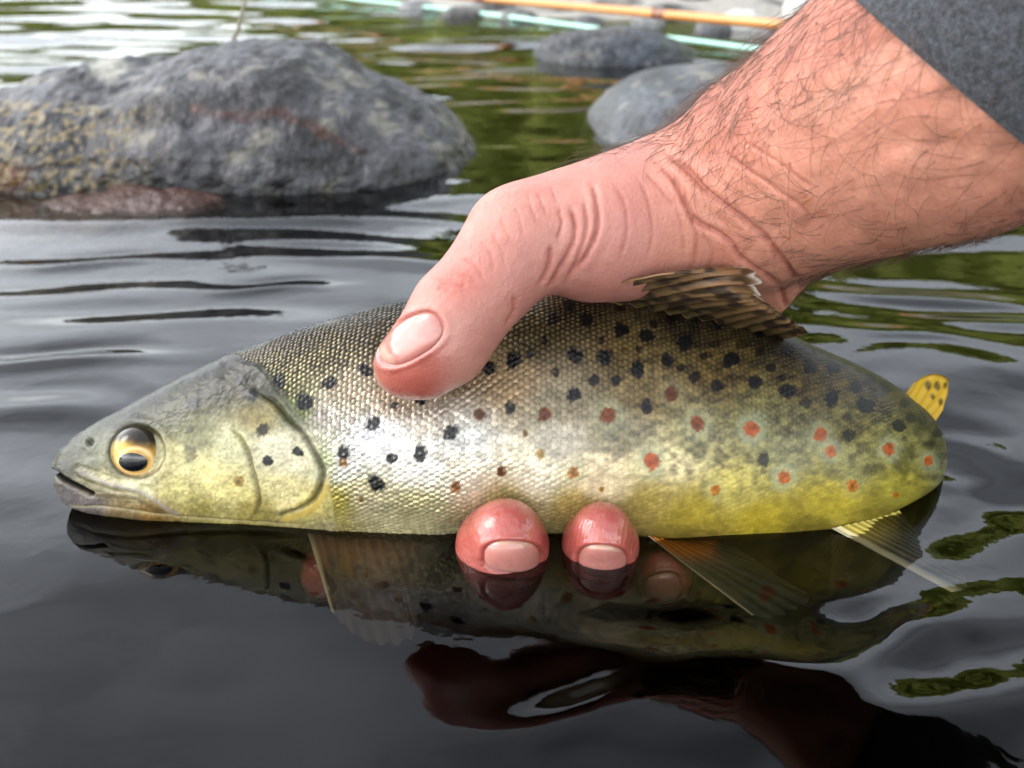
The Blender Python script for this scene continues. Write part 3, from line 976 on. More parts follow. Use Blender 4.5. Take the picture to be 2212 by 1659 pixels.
    g_ = (col @ np.array([0.3, 0.6, 0.1]))[:, None]
    col = col + 0.32 * hm[:, None] * (g_ - col) + 0.10 * smask[:, None] * (1 - dull[:, None]) * (g_ - col)
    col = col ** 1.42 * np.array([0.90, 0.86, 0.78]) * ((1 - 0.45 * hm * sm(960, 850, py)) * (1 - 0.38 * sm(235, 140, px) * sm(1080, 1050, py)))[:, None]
    silver = smask * (0.06 + 0.56 * sm(1400, 900, px)) * sm(0.9, 0.7, TH / np.pi) * (1 - 0.8 * edge) * (0.6 + 0.8 * rid) * (1 - 0.95 * dull)
    rough = np.where(smask > 0.5, 0.2 + 0.14 * rear + 0.12 * rid, 0.42)
    # end caps
    P = np.concatenate([P, SPC[:1], SPC[-1:]])
    ext = lambda a: np.concatenate([a, a[:1], a[-1:]])
    k = np.arange(NV)
    k2 = (k + 1) % NV
    a0 = np.stack([np.full(NV, ns * NV), k, k2], 1)
    a1 = np.stack([np.full(NV, ns * NV + 1), (ns - 1) * NV + k2, (ns - 1) * NV + k], 1)
    tri = np.concatenate([np.stack([faces[:, 0], faces[:, 1], faces[:, 2]], 1), np.stack([faces[:, 0], faces[:, 2], faces[:, 3]], 1), a0, a1])
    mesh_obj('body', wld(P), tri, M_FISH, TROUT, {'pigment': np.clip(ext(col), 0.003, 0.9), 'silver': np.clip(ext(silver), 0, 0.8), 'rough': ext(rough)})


build_fish_body()


def surf_w(px, py):
    """near flank's distance w (mm) in front of the mid plane at a picture position of the straight part"""
    th = np.linspace(0.02, np.pi - 0.02, 200)
    ey, ez = fish_surface(th)
    i = int(np.argmin(np.abs(RX - px)))
    y = topx(SPC[i] + np.outer(SHH[i] * ey, [0, 1, 0]) + np.outer(STH[i] * ez, SPN[i]))[1]
    return float(np.interp(py, y, STH[i] * ez + SPC[i, 2]))


def build_eye():
    cw = surf_w(298, 976)
    c = cm(298, 976, cw - 2.3)
    r = 57 * HF / 1106 * (D0 - cw)
    nr, na = 40, 72
    rr = np.linspace(0, 1, nr)
    aa = np.linspace(0, 2 * np.pi, na, endpoint=False)
    Rr, Aa = np.meshgrid(rr, aa, indexing='ij')
    ph = Rr.ravel() * 1.75                                 # polar angle from the viewing axis
    X = r * np.sin(ph) * np.cos(Aa.ravel())
    Y = r * np.sin(ph) * np.sin(Aa.ravel())
    W = r * 0.86 * np.cos(ph)
    P = c + np.stack([X, Y, W], 1)
    px, py = topx(P)
    # iris: bright ring round the pupil, golden, dark above
    q = np.hypot((px - 291) / 34, (py - 997) / 25.5)
    n = fbm(px / 7, py / 7, seed=120, octaves=3)
    col = np.ones((len(px), 1)) * lin((186, 144, 66))
    t = sm(950, 985, py)
    col = col * t[:, None] + (1 - t[:, None]) * lin((40, 35, 26))
    gold = sm(300, 255, px) * sm(945, 965, py)
    col = col * (1 - gold[:, None]) + gold[:, None] * lin((196, 158, 52))
    col = col * (1 + 0.4 * n[:, None])
    k = np.exp(-((q - 1.12) / 0.16) ** 2)
    col = col * (1 - k[:, None]) + k[:, None] * lin((234, 190, 128))
    k = sm(48, 57, np.hypot(px - 298, py - 976)) * 0.7
    col = col * (1 - k[:, None]) + k[:, None] * lin((60, 54, 28))
    eye = mesh_obj('eye', wld(P), grid_faces(nr, na, True, False), M_EYE, TROUT, {'pigment': np.clip(col, 0.004, 0.9)})
    # pupil: an oval cap riding on the eyeball
    nr2 = 14
    pv = []
    for i in range(nr2):
        for j in range(48):
            a = 2 * np.pi * j / 48
            s_ = i / (nr2 - 1)
            x_, y_ = 290 + 32 * s_ * math.cos(a), 997 + 23 * s_ * math.sin(a) * (1.0 if math.sin(a) > 0 else 0.92)
            base = cm(x_, y_, cw + 1.2)
            dx, dy = base[0] - c[0], base[1] - c[1]
            z = r * 0.86 * math.sqrt(max(0, 1 - (dx * dx + dy * dy) / (r * r)))
            pv.append((base[0], base[1], c[2] + z + 0.22 * (1 - s_ ** 6) - 0.06))
    mesh_obj('pupil', wld(np.array(pv)), grid_faces(nr2, 48, True, True), M_PUPIL, eye)
    # nostril flap
    nv = []
    cwn = surf_w(190, 952)


build_eye()


def fin(name, base, tip, rays, colour, cover, ripple=0.35, thick=0.35, frame=None, jag=0.0, nr=44, parent=TROUT, bow=0.0, seed=0, nps=7):
    """fan between a base line and an outer line (each: points of the fish frame, mm), ribbed by fin rays"""
    nq = rays * nps + 1
    tb = np.linspace(0, 1, nq)

    def along(pts):
        c = smooth_curve(pts, 12)
        L = np.concatenate([[0], np.cumsum(np.linalg.norm(np.diff(c, axis=0), axis=1))])
        return np.stack([np.interp(tb * L[-1], L, c[:, k]) for k in range(3)], 1)
    B, T = along(base), along(tip)
    nrm = np.cross(B[-1] - B[0], T.mean(0) - B.mean(0))
    nrm = nrm / np.linalg.norm(nrm)
    if nrm[2] < 0:
        nrm = -nrm
    phase = (np.arange(nq) % nps) / nps
    rib = np.cos(phase * 2 * np.pi) * 0.5 + 0.5                    # 1 on a ray, 0 between rays
    s = np.linspace(0, 1, nr)
    jg = 1 - jag * (1 - rib) * (0.6 + 0.8 * hash3(np.floor(np.arange(nq) / nps + 0.5), np.zeros(nq), np.zeros(nq), seed)) - 0.4 * jag * hash3(np.floor(np.arange(nq) / nps + 0.5), np.ones(nq), np.zeros(nq), seed)
    S = s[:, None] * jg[None]
    P = B[None] + (T - B)[None] * S[..., None]
    P = P + (bow * np.sin(np.pi * S))[..., None] * np.array([0, 0, 1.0])
    P = P + nrm * (ripple * rib[None] * (1 - 0.6 * s[:, None]) + 0.5 * ripple * fbm(S * 4, np.broadcast_to(tb * 9, S.shape), seed=seed))[..., None]
    th = thick * (1 - 0.75 * s[:, None]) * (0.35 + 0.65 * rib[None])
    P1 = P + nrm * th[..., None] / 2
    P2 = P - nrm * th[..., None] / 2
    n = nr * nq
    f1 = grid_faces(nr, nq)
    f2 = grid_faces(nr, nq, flip=True) + n
    ring = np.concatenate([np.arange(nq), np.arange(1, nr) * nq + nq - 1, (nr - 1) * nq + np.arange(nq - 2, -1, -1), np.arange(nr - 2, 0, -1) * nq])
    r2 = np.roll(ring, -1)
    f3 = np.stack([ring, ring + n, r2 + n, r2], 1)
    v = np.concatenate([P1.reshape(-1, 3), P2.reshape(-1, 3)])
    px, py = topx(P.reshape(-1, 3))
    sv = np.broadcast_to(s[:, None], (nr, nq)).ravel()
    rv = np.broadcast_to(rib[None], (nr, nq)).ravel()
    tv = np.broadcast_to(tb[None], (nr, nq)).ravel()
    c = colour(sv, tv, rv, px, py)
    a = np.clip(cover(sv, tv, rv), 0, 1)
    return mesh_obj(name, wld(v), np.concatenate([f1, f2, f3]), M_FIN, parent, {'pigment': np.clip(np.concatenate([c, c]), 0.003, 0.9), 'cover': np.concatenate([a, a])})


def mixc(a, b, t):
    return np.asarray(a)[None] * (1 - t[:, None]) + np.asarray(b)[None] * t[:, None]


def build_fins():
    # dorsal fin, half folded towards the tail
    base = [cm(1225, 634, 11), cm(1330, 648, 11), cm(1450, 670, 9), cm(1570, 696, 6), cm(1690, 722, 3)]
    tip = [cm(1600, 578, 31), cm(1645, 577, 30), cm(1660, 594, 29), cm(1644, 628, 28), cm(1652, 648, 24), cm(1672, 668, 16), cm(1688, 690, 10), cm(1700, 722, 4)]

    def dc(s, t, r, px, py):
        c = mixc(lin((74, 62, 36)), lin((128, 92, 64)), s * 0.9)
        c = c * (0.45 + 0.75 * r[:, None]) * (1 + 0.3 * fbm(px / 20, py / 6, seed=131)[:, None])
        d = sm(0.05, 0.28, fbm(px / 26, py / 9, seed=130, octaves=2)) * sm(0.97, 0.8, s)
        c = c * (1 - 0.85 * d[:, None]) + 0.85 * d[:, None] * lin((24, 19, 16))
        w_ = sm(0.9, 0.99, s) * sm(0.45, 0.35, t)
        return c * (1 - w_[:, None]) + w_[:, None] * lin((206, 192, 178))
    fin('dorsal_fin', base, tip, 13, dc, lambda s, t, r: np.ones_like(s), ripple=0.9, thick=0.7, jag=0.10, bow=18.0, seed=1, nr=60, nps=8)
    # adipose fin
    def adc(s, t, r, px, py):
        c = np.ones((len(s), 1)) * lin((196, 156, 42))
        for (sx, sy, q) in ((2003, 832, 9), (2023, 833, 9), (2040, 832, 6), (2012, 856, 6), (2030, 868, 7)):
            k = 0.85 * sm(q, q * 0.5, np.hypot(px - sx, (py - sy) * 0.65))
            c = c * (1 - k[:, None]) + k[:, None] * lin((52, 38, 20))
        k = sm(0.9, 1, s) * 0.8
        return c * (1 - k[:, None]) + k[:, None] * lin((86, 64, 26))
    wq = -14
    fin('adipose_fin', [cm(1945, 868, wq), cm(1968, 884, wq - 3), cm(1986, 906, wq - 6), cm(2002, 926, wq - 8)],
        [cm(1978, 824, wq), cm(2000, 811, wq - 3), cm(2028, 808, wq - 5), cm(2048, 822, wq - 7), cm(2046, 850, wq - 8), cm(2036, 884, wq - 8)], 5, adc, lambda s, t, r: np.ones_like(s), ripple=0.15, thick=1.6, seed=2, nr=24)
    # pectoral fin below the surface
    Z = frame_at_z

    def pc(s, t, r, px, py):
        c = mixc(lin((136, 84, 14)), lin((70, 50, 30)), sm(0.08, 0.55, s))
        c = c * (0.7 + 0.3 * r[:, None])
        k = sm(0.1, 0.4, fbm(px / 30, py / 18, seed=140)) * sm(0.15, 0.4, s) * 0.55
        c = c * (1 - k[:, None])
        k = sm(0.05, 0.0, t) * 0.9
        return c * (1 - k[:, None]) + k[:, None] * lin((214, 196, 150))
    fin('pectoral_fin', [Z(664, 1150, -.001), Z(720, 1146, -.001), Z(800, 1146, -.001), Z(900, 1148, -.0015), Z(985, 1150, -.002)],
        [Z(716, 1322, -.014), Z(752, 1362, -.016), Z(800, 1392, -.018), Z(850, 1398, -.018), Z(893, 1380, -.017), Z(905, 1310, -.013), Z(930, 1230, -.008), Z(985, 1165, -.003)], 13, pc,
        lambda s, t, r: (0.92 - 0.55 * sm(0.25, 0.9, s) * (1 - 0.4 * r)) * (1 - 0.35 * sm(0.3, 0.8, t) * sm(0.2, 0.5, s)), ripple=0.2, thick=0.4, jag=0.03, seed=3)

    def dk(s, t, r, px, py):
        return mixc(lin((92, 76, 34)), lin((44, 42, 34)), sm(0.0, 0.5, s)) * (0.6 + 0.5 * r[:, None])
    fin('pectoral_fin', [Z(662, 1160, -.018), Z(640, 1163, -.018), Z(600, 1165, -.019)], [Z(655, 1212, -.028), Z(600, 1216, -.03), Z(540, 1212, -.03), Z(482, 1204, -.03), Z(520, 1186, -.026), Z(570, 1168, -.02)], 9, dk,
        lambda s, t, r: 0.9 - 0.3 * s, ripple=0.3, thick=0.4, seed=4)
    # pelvic fin
    def vc(s, t, r, px, py):
        c = mixc(lin((184, 106, 16)), lin((74, 76, 62)), sm(0.12, 0.42, s))
        c = c * (0.6 + 0.55 * r[:, None])
        k = sm(0.06, 0.01, t) * 0.9
        return c * (1 - k[:, None]) + k[:, None] * lin((224, 210, 176))
    fin('pelvic_fin', [Z(1398, 1158, -.001), Z(1440, 1166, -.002), Z(1490, 1168, -.003), Z(1545, 1168, -.003)],
        [Z(1625, 1330, -.012), Z(1650, 1338, -.013), Z(1700, 1330, -.014), Z(1745, 1302, -.015), Z(1752, 1286, -.014), Z(1690, 1250, -.012), Z(1610, 1196, -.007), Z(1560, 1172, -.004)], 10, vc,
        lambda s, t, r: 0.9 - 0.76 * sm(0.12, 0.5, s) * (1 - 0.3 * r) * sm(0, 0.1, t), ripple=0.4, thick=0.35, jag=0.03, bow=1.0, seed=5)
    # anal fin
    def ac(s, t, r, px, py):
        c = mixc(lin((196, 176, 80)), lin((150, 150, 138)), sm(0.1, 0.5, s)) * (0.6 + 0.55 * r[:, None])
        k = sm(0.16, 0.02, t) * 0.9
        return c * (1 - k[:, None]) + k[:, None] * lin((226, 216, 180))
    fin('anal_fin', [Z(1796, 1142, -.001), Z(1850, 1130, -.001), Z(1900, 1118, -.002), Z(1940, 1104, -.002)],
        [Z(2055, 1280, -.008), Z(2085, 1272, -.009), Z(2090, 1255, -.01), Z(2060, 1222, -.012), Z(2000, 1170, -.01), Z(1965, 1130, -.006)], 10, ac,
        lambda s, t, r: 0.8 - 0.74 * sm(0.08, 0.4, s) * (1 - 0.2 * r) * sm(0, 0.14, t), ripple=0.3, thick=0.35, seed=6)
    # tail fin, under water behind the body
    e, h, d = SPC[-1], SHH[-1], (SPC[-1] - SPC[-8])
    d = d / np.linalg.norm(d)
    up = np.array([0, 1.0, 0])
    fin('tail_fin', [e + up * h * .9, e + up * h * .3, e - up * h * .3, e - up * h * .9],
        [e + d * 30 + up * h * 2.3 - up * 10, e + d * 26 + up * h * .8 - up * 10, e + d * 26 - up * h * .8 - up * 10, e + d * 30 - up * h * 2.3 - up * 8], 14,
        lambda s, t, r, px, py: mixc(lin((120, 104, 56)), lin((96, 88, 60)), s) * (0.5 + 0.6 * r[:, None]), lambda s, t, r: np.ones_like(s), ripple=0.4, seed=7)


build_fins()

# ------------------------------------------------------------------ the hand and forearm
HEM_P, _e1 = cm(1863, 0, 70), cm(2212, 308, 84)
HEM_N = np.cross(_e1 - HEM_P, (HEM_P + _e1) / 2 - np.array([0, 0, D0]))
HEM_N = HEM_N / np.linalg.norm(HEM_N) * (1 if HEM_N[0] > 0 else -1)


def hand_field():
    """signed distance (mm) of the hand on a regular grid of the fish frame"""
    h = 0.85
    lo = np.array([-62.0, -62.0, -62.0])
    hi = np.array([132.0, 104.0, 124.0])
    n = np.ceil((hi - lo) / h).astype(int) + 1
    ax = [lo[k] + h * np.arange(n[k]) for k in range(3)]
    D = np.full(n, 40.0, np.float32)

    def cone(p, q, r1, r2, k):
        m = max(r1, r2) + k + 4
        a = np.minimum(p, q) - m
        b = np.maximum(p, q) + m
        i0 = np.clip(np.floor((a - lo) / h).astype(int), 0, n - 1)
        i1 = np.clip(np.ceil((b - lo) / h).astype(int) + 1, 1, n)
        if np.any(i1 <= i0):
            return
        sl = tuple(slice(i0[t], i1[t]) for t in range(3))
        x = (ax[0][sl[0]] - p[0]).astype(np.float32)[:, None, None]
        y = (ax[1][sl[1]] - p[1]).astype(np.float32)[None, :, None]
        z = (ax[2][sl[2]] - p[2]).astype(np.float32)[None, None, :]
        ab = (q - p).astype(np.float32)
        t = np.clip((x * ab[0] + y * ab[1] + z * ab[2]) / max(float(ab @ ab), 1e-6), 0, 1)
        d = np.sqrt((x - t * ab[0]) ** 2 + (y - t * ab[1]) ** 2 + (z - t * ab[2]) ** 2) - (r1 + (r2 - r1) * t)
        cur = D[sl]
        hh = np.clip(0.5 + 0.5 * (cur - d) / k, 0, 1)
        D[sl] = cur * (1 - hh) + d * hh - k * hh * (1 - hh)

    def chain(pts, k):
        for (a, b) in zip(pts[:-1], pts[1:]):
            cone(cm(*a[:3]), cm(*b[:3]), a[3], b[3], k)
    # forearm (two side by side for its oval section)
    chain([(1545, 452, 14, 20.0), (1680, 372, 28, 22.4), (1860, 282, 44, 25.0), (2040, 190, 58, 27.6), (2420, 0, 82, 31)], 4)
    chain([(1580, 470, 0, 19.0), (1720, 380, 10, 22.0), (1900, 290, 22, 25.0), (2080, 200, 34, 28.0), (2440, 20, 56, 31)], 8)
    # ball of the thumb and thumb
    chain([(1545, 455, 16, 19.0), (1420, 470, 21, 15.6), (1300, 492, 24, 13.2), (1190, 505, 25, 11.8)], 7)
    chain([(1400, 520, 10, 12.5), (1270, 542, 15, 10.5)], 8)
    chain([(1205, 500, 25, 11.6), (1122, 522, 27, 11.4), (1062, 598, 29, 9.7), (992, 676, 30, 10.0)], 4)
    chain([(992, 676, 30, 10.0), (955, 738, 29.5, 9.6), (905, 778, 28, 8.2), (874, 792, 26.5, 6.6)], 3)
    # heel of the hand and palm lying on the fish's back
    chain([(1560, 470, 4, 18.0), (1590, 566, -4, 14.2), (1450, 575, -14, 13), (1330, 560, -20, 12)], 8)
    chain([(1500, 500, 5, 15), (1330, 525, 0, 13), (1180, 560, -12, 11)], 8)
    chain([(1560, 500, -2, 15), (1470, 585, -30, 11)], 7)
    chain([(1540, 500, -2, 15), (1330, 575, -36, 11)], 7)
    chain([(1500, 500, -2, 14), (1210, 585, -36, 11)], 7)
    chain([(1460, 510, -2, 14), (1105, 610, -30, 10.5)], 7)
    # fingers round the far side and under the belly
    chain([(1105, 610, -30, 10.5), (900, 860, -34, 9.4), (775, 1130, -27, 8.6), (725, 1215, -12, 8.0), (716, 1240, -2, 7.6)], 2.5)
    chain([(1210, 585, -36, 11), (1110, 900, -40, 10), (1075, 1180, -30, 9.4), (1078, 1212, -4, 9.6), (1086, 1180, 13, 10.5), (1092, 1158, 18.0, 8.6)], 2.0)
    chain([(1330, 575, -36, 11), (1310, 890, -41, 9.6), (1290, 1170, -30, 9.0), (1290, 1205, -5, 8.8), (1297, 1175, 12, 8.6), (1299, 1150, 17, 7.0)], 2.0)
    chain([(1470, 585, -30, 10.5), (1480, 870, -36, 8.8), (1450, 1160, -28, 7.9), (1428, 1235, -8, 7.2), (1437, 1248, 5, 6.7)], 2.0)
    # the arm is a little slimmer under the sleeve
    q0 = HEM_P
    pd = ((ax[0] - q0[0])[:, None, None] * HEM_N[0] + (ax[1] - q0[1])[None, :, None] * HEM_N[1] + (ax[2] - q0[2])[None, None, :] * HEM_N[2]).astype(np.float32)
    tt = np.clip((pd - 1) / 14, 0, 1)
    D += 4.0 * tt * tt * (3 - 2 * tt) * (ax[0][:, None, None] > 40)
    return D, ax, lo, h


HD, HAX, HLO, HH = hand_field()


def surface_nets(D, lo, h):
    s = D < 0
    nx, ny, nz = D.shape
    c = np.zeros((nx - 1, ny - 1, nz - 1), np.int8)
    for dx in (0, 1):
        for dy in (0, 1):
            for dz in (0, 1):
                c += s[dx:nx - 1 + dx, dy:ny - 1 + dy, dz:nz - 1 + dz]
    act = np.argwhere((c > 0) & (c < 8))
    idx = np.full(c.shape, -1, np.int32)
    idx[tuple(act.T)] = np.arange(len(act))
    acc = np.zeros((len(act), 3))
    cnt = np.zeros(len(act))
    corners = [(a, b, d) for a in (0, 1) for b in (0, 1) for d in (0, 1)]
    for p in corners:
        for axx in range(3):
            if p[axx]:
                continue
            q = list(p)
            q[axx] = 1
            d1 = D[act[:, 0] + p[0], act[:, 1] + p[1], act[:, 2] + p[2]]
            d2 = D[act[:, 0] + q[0], act[:, 1] + q[1], act[:, 2] + q[2]]
            m = (d1 < 0) != (d2 < 0)
            t = np.where(m, d1 / np.where(np.abs(d1 - d2) < 1e-9, 1, d1 - d2), 0)
            o = np.array(p, float)[None].repeat(len(act), 0)
            o[:, axx] += t
            acc += np.where(m[:, None], o, 0)
            cnt += m
    v = lo + h * (act + acc / cnt[:, None])
    quads = []
    for axx in range(3):
        a = [slice(None)] * 3
        b = [slice(None)] * 3
        a[axx] = slice(0, -1)
        b[axx] = slice(1, None)
        e = np.argwhere(s[tuple(a)] != s[tuple(b)])
        o1, o2 = (axx + 1) % 3, (axx + 2) % 3
        lim = [k - 1 for k in (nx, ny, nz)]
        e = e[(e[:, o1] > 0) & (e[:, o2] > 0) & (e[:, o1] < lim[o1]) & (e[:, o2] < lim[o2])]

        def cell(d1, d2):
            k = e.copy()
            k[:, o1] -= d1
            k[:, o2] -= d2
            return idx[k[:, 0], k[:, 1], k[:, 2]]
        q = np.stack([cell(1, 1), cell(0, 1), cell(0, 0), cell(1, 0)], 1)
        ins = s[e[:, 0], e[:, 1], e[:, 2]]
        q = np.where(ins[:, None], q, q[:, ::-1])
        quads.append(q[(q >= 0).all(1)])
    return v, np.concatenate(quads)


def hand_sample(p):
    g = (np.asarray(p) - HLO) / HH
    n = np.array(HD.shape)
    g = np.clip(g, 0, n - 1.001)
    i = np.floor(g).astype(int)
    f = g - i
    r = 0
    for dx in (0, 1):
        for dy in (0, 1):
            for dz in (0, 1):
                w_ = (f[..., 0] if dx else 1 - f[..., 0]) * (f[..., 1] if dy else 1 - f[..., 1]) * (f[..., 2] if dz else 1 - f[..., 2])
                r = r + w_ * HD[i[..., 0] + dx, i[..., 1] + dy, i[..., 2] + dz]
    return r


def hand_hit(px, py, wmax=95):
    """first point of the hand met along the line of sight"""
    w = np.full(np.shape(px), float(wmax))
    bw, bd = w.copy(), np.full(np.shape(px), 99.0)
    for _ in range(140):
        d = hand_sample(cm(px, py, w))
        m = (d < bd - 0.02) & (w > -5)
        bw, bd = np.where(m, w, bw), np.where(m, d, bd)
        w = w - np.clip(d * 0.7, 0, 3)
    P = cm(px, py, bw)
    for _ in range(4):                      # lines that just miss the finger: drop onto its side
        d = hand_sample(P)
        g = np.array([hand_sample(P + e) - hand_sample(P - e) for e in np.eye(3) * 0.8]).T
        g /= np.maximum(np.linalg.norm(g, axis=1, keepdims=True), 1e-6)
        P = P - g * d[:, None]
    return P


# nails: centre, direction to the free edge, half length, half width (picture units), finger name
NAILS = [(884, 731, (-0.87, 0.50), 76, 43), (1107, 1204, (0.03, -1.0), 36, 64), (1302, 1214, (0.10, -1.0), 36, 55), (1432, 1274, (-0.2, -0.98), 36, 44)]

CREASES = [  # depth mm, width px, picture points
    (1.5, 5.5, [(1425, 354), (1459, 393), (1502, 474), (1566, 512), (1609, 560), (1673, 606), (1694, 649), (1694, 683)]),
    (1.7, 6.5, [(1438, 329), (1481, 363), (1523, 410), (1566, 444), (1630, 495), (1673, 538), (1716, 594), (1733, 632)]),
    (0.7, 5.5, [(1562, 325), (1609, 363), (1673, 406), (1728, 448), (1758, 487)]),
    (0.45, 4, [(1600, 300), (1680, 350), (1760, 410)]),
    (0.6, 4, [(1395, 372), (1430, 410), (1459, 448)]),
    (0.7, 5, [(1489, 461), (1506, 512), (1498, 576)]),
    (0.5, 4, [(1515, 500), (1540, 545), (1530, 590)]),
    (0.5, 4, [(1440, 400), (1470, 470), (1480, 560)]),
    (1.3, 5, [(1280, 396), (1290, 444), (1290, 496), (1270, 545), (1240, 590)]),
    (1.1, 5, [(1231, 444), (1242, 482), (1235, 531), (1200, 594), (1183, 625)]),
    (1.0, 5, [(1190, 531), (1186, 573), (1165, 618)]),
    (0.7, 4, [(1207, 448), (1214, 482), (1204, 517)]),
    (0.9, 4.5, [(1262, 430), (1268, 490), (1250, 550), (1218, 620)]),
    (0.55, 3.5, [(943, 621), (974, 625)]), (0.55, 3.5, [(950, 611), (990, 614), (1010, 620)]), (0.5, 3.5, [(999, 559), (1020, 566), (1047, 600)]),
    (0.4, 3.5, [(985, 590), (1015, 596), (1030, 612)]), (0.4, 3, [(930, 600), (962, 602), (985, 608)]),
    (0.35, 3, [(1113, 444), (1124, 479), (1130, 510)]), (0.4, 3, [(1138, 413), (1148, 448), (1162, 482)]), (0.4, 3, [(1162, 416), (1183, 468)]), (0.35, 3, [(1190, 400), (1205, 440)]),
    (0.35, 3, [(1060, 500), (1085, 540), (1090, 580)]), (0.35, 3, [(1040, 520), (1062, 552), (1064, 590)]), (0.3, 3, [(1080, 470), (1104, 520)]),
    (0.8, 6, [(1110, 640), (1112, 668), (1096, 700)]),
    (0.5, 4, [(1330, 400), (1350, 440), (1355, 500), (1340, 560)]), (0.4, 4, [(1375, 380), (1400, 430), (1410, 500), (1400, 560)]),
]


def build_hand():
    v, q = surface_nets(HD, HLO, HH)
    used = np.unique(q)
    remap = np.full(len(v), -1)
    remap[used] = np.arange(len(used))
    v, q = v[used], remap[q]
    # relax the stair steps
    e = np.unique(np.sort(np.concatenate([q[:, [0, 1]], q[:, [1, 2]], q[:, [2, 3]], q[:, [3, 0]]]), axis=1), axis=0)
    deg = np.bincount(e.ravel(), minlength=len(v)).astype(float)
    for it in range(6):
        lam = 0.5 if it % 2 == 0 else -0.45
        acc = np.zeros_like(v)
        for k in range(3):
            acc[:, k] = np.bincount(e[:, 0], weights=v[e[:, 1], k], minlength=len(v)) + np.bincount(e[:, 1], weights=v[e[:, 0], k], minlength=len(v))
        v = v + lam * (acc / deg[:, None] - v)
    # one level of subdivision for the fine creases
    me = bpy.data.meshes.new('tmp_hand')
    me.from_pydata(v.tolist(), [], q.tolist())
    ob = bpy.data.objects.new('tmp_hand', me)
    COL.objects.link(ob)
    sub = ob.modifiers.new('s', 'SUBSURF')
    sub.levels = 1
    sub.render_levels = 1
    dg = bpy.context.evaluated_depsgraph_get()
    em = bpy.data.meshes.new_from_object(ob.evaluated_get(dg))
    nv = len(em.vertices)
    v = np.empty(nv * 3, np.float32)
    em.vertices.foreach_get('co', v)
    v = v.reshape(-1, 3).astype(float)
    q = np.empty(len(em.loops), np.int32)
    em.loops.foreach_get('vertex_index', q)
    q = q.reshape(-1, 4)
    bpy.data.objects.remove(ob)
    bpy.data.meshes.remove(me)
    bpy.data.meshes.remove(em)
    n = vert_normals(v, q)
    g = np.array([hand_sample(v + d) - hand_sample(v - d) for d in np.eye(3)]).T
    if np.mean(np.sum(n * g, 1)) < 0:
        q = q[:, ::-1]
        n = -n
    px, py = topx(v)
    view = np.array([0, 0, D0]) - v
    view /= np.linalg.norm(view, axis=1, keepdims=True)
    facing = sm(0.02, 0.3, np.sum(n * view, 1))
    vis = (v[:, 2] > 6).astype(float)
    d = np.zeros(nv)
    red = np.zeros(nv)
    for dep, wd, pts in CREASES:
        pd, t = poly_dist(px, py, smooth_curve(pts, 6))
        pd = pd + 1.6 * fbm(px / 14, py / 14, seed=201)
        tp = np.clip(np.minimum(t, 1 - t) * 7 + 0.1, 0, 1)
        ok = facing * ((v[:, 2] > 2) | (px > 1480))
        d -= ok * tp * dep * 0.62 * (np.exp(-(pd / (0.85 * wd)) ** 2) - (0.22 if dep > 0.9 else 0.0) * np.exp(-((pd - 2.8 * wd) / (1.8 * wd)) ** 2))
        red += ok * tp * np.exp(-(pd / (wd * 1.15)) ** 2) * min(1, dep)
    # fine skin grain that runs across the limb
    ua = (px * 0.894 - py * 0.447)
    vb = (px * 0.447 + py * 0.894)
    arm = sm(1380, 1520, px + 0.5 * (300 - py))
    d += 0.16 * arm * fbm(ua / 7, vb / 34, seed=202, octaves=3) * facing
    thn = sm(1180, 1260, px) * (1 - arm) * facing
    ridge = np.sin((px * 0.97 + 0.22 * (py - 480) + 10 * fbm(px / 60, py / 60, seed=203)) * 2 * np.pi / 9.0)
    d += 0.045 * thn * ridge * sm(420, 480, py)
    thumb = sm(1200, 1120, px) * facing * (v[:, 2] > 8)
    d += 0.10 * thumb * fbm((px + py) / 7, (px - py) / 12, seed=204, octaves=3) * sm(760, 640, py)
    # muscle and tendon undulation
    d += 0.7 * arm * fbm(ua / 130, vb / 80, seed=205, octaves=2)
    tips = (py > 1060) * facing
    d += tips * (0.10 * fbm(px / 16, py / 12, seed=206, octaves=3) + 0.035 * np.sin((np.hypot(px - 1195, (py - 1130) * 1.3) + 6 * fbm(px / 30, py / 30, seed=207)) * 2 * np.pi / 8.0) * 0.5)
    # nail beds
    nl = np.zeros(nv)
    for (cx, cy, dr, ln, wd) in NAILS:
        dr = np.array(dr) / np.hypot(*dr)
        a = (px - cx) * dr[0] + (py - cy) * dr[1]
        b = -(px - cx) * dr[1] + (py - cy) * dr[0]
        rr = (np.abs(a / ln) ** 2.6 + np.abs(b / wd) ** 2.6) ** (1 / 2.6)
        m = facing * (v[:, 2] > -2)
        d += m * (-0.75 * sm(1.06, 0.94, rr) + 0.28 * np.exp(-((rr - 1.18) / 0.12) ** 2))
        nl = np.maximum(nl, m * np.exp(-((rr - 1.04) / 0.05) ** 2))
    v2 = v + n * d[:, None]
    # pigment
    base = lin((198, 138, 118))
    col = np.ones((nv, 1)) * base
    mott = fbm(v[:, 0] / 9, v[:, 1] / 9, v[:, 2] / 9, 4, 210)
    mott2 = fbm(v[:, 0] / 2.2, v[:, 1] / 2.2, v[:, 2] / 2.2, 3, 211)

    def blend(c, k):
        nonlocal col
        k = np.clip(k, 0, 1)[:, None]
        col = col * (1 - k) + lin(c) * k
    blend((188, 130, 119), sm(1500, 1350, px) * 0.9)                     # palm side, pinker and cooler
    blend((202, 141, 117), arm * 0.6)
    blend((196, 120, 98), arm * 0.75 * sm(60, -120, vb - 1080 - 40 * mott) * sm(1000, 900, vb))
    blend((200, 122, 100), 0.6 * arm * np.exp(-((px - 1500) / 150) ** 2 - ((py - 300) / 90) ** 2))
    blend((166, 76, 62), sm(1010, 900, px) * sm(660, 760, py) * (v[:, 2] > 10) * 0.8)   # thumb tip
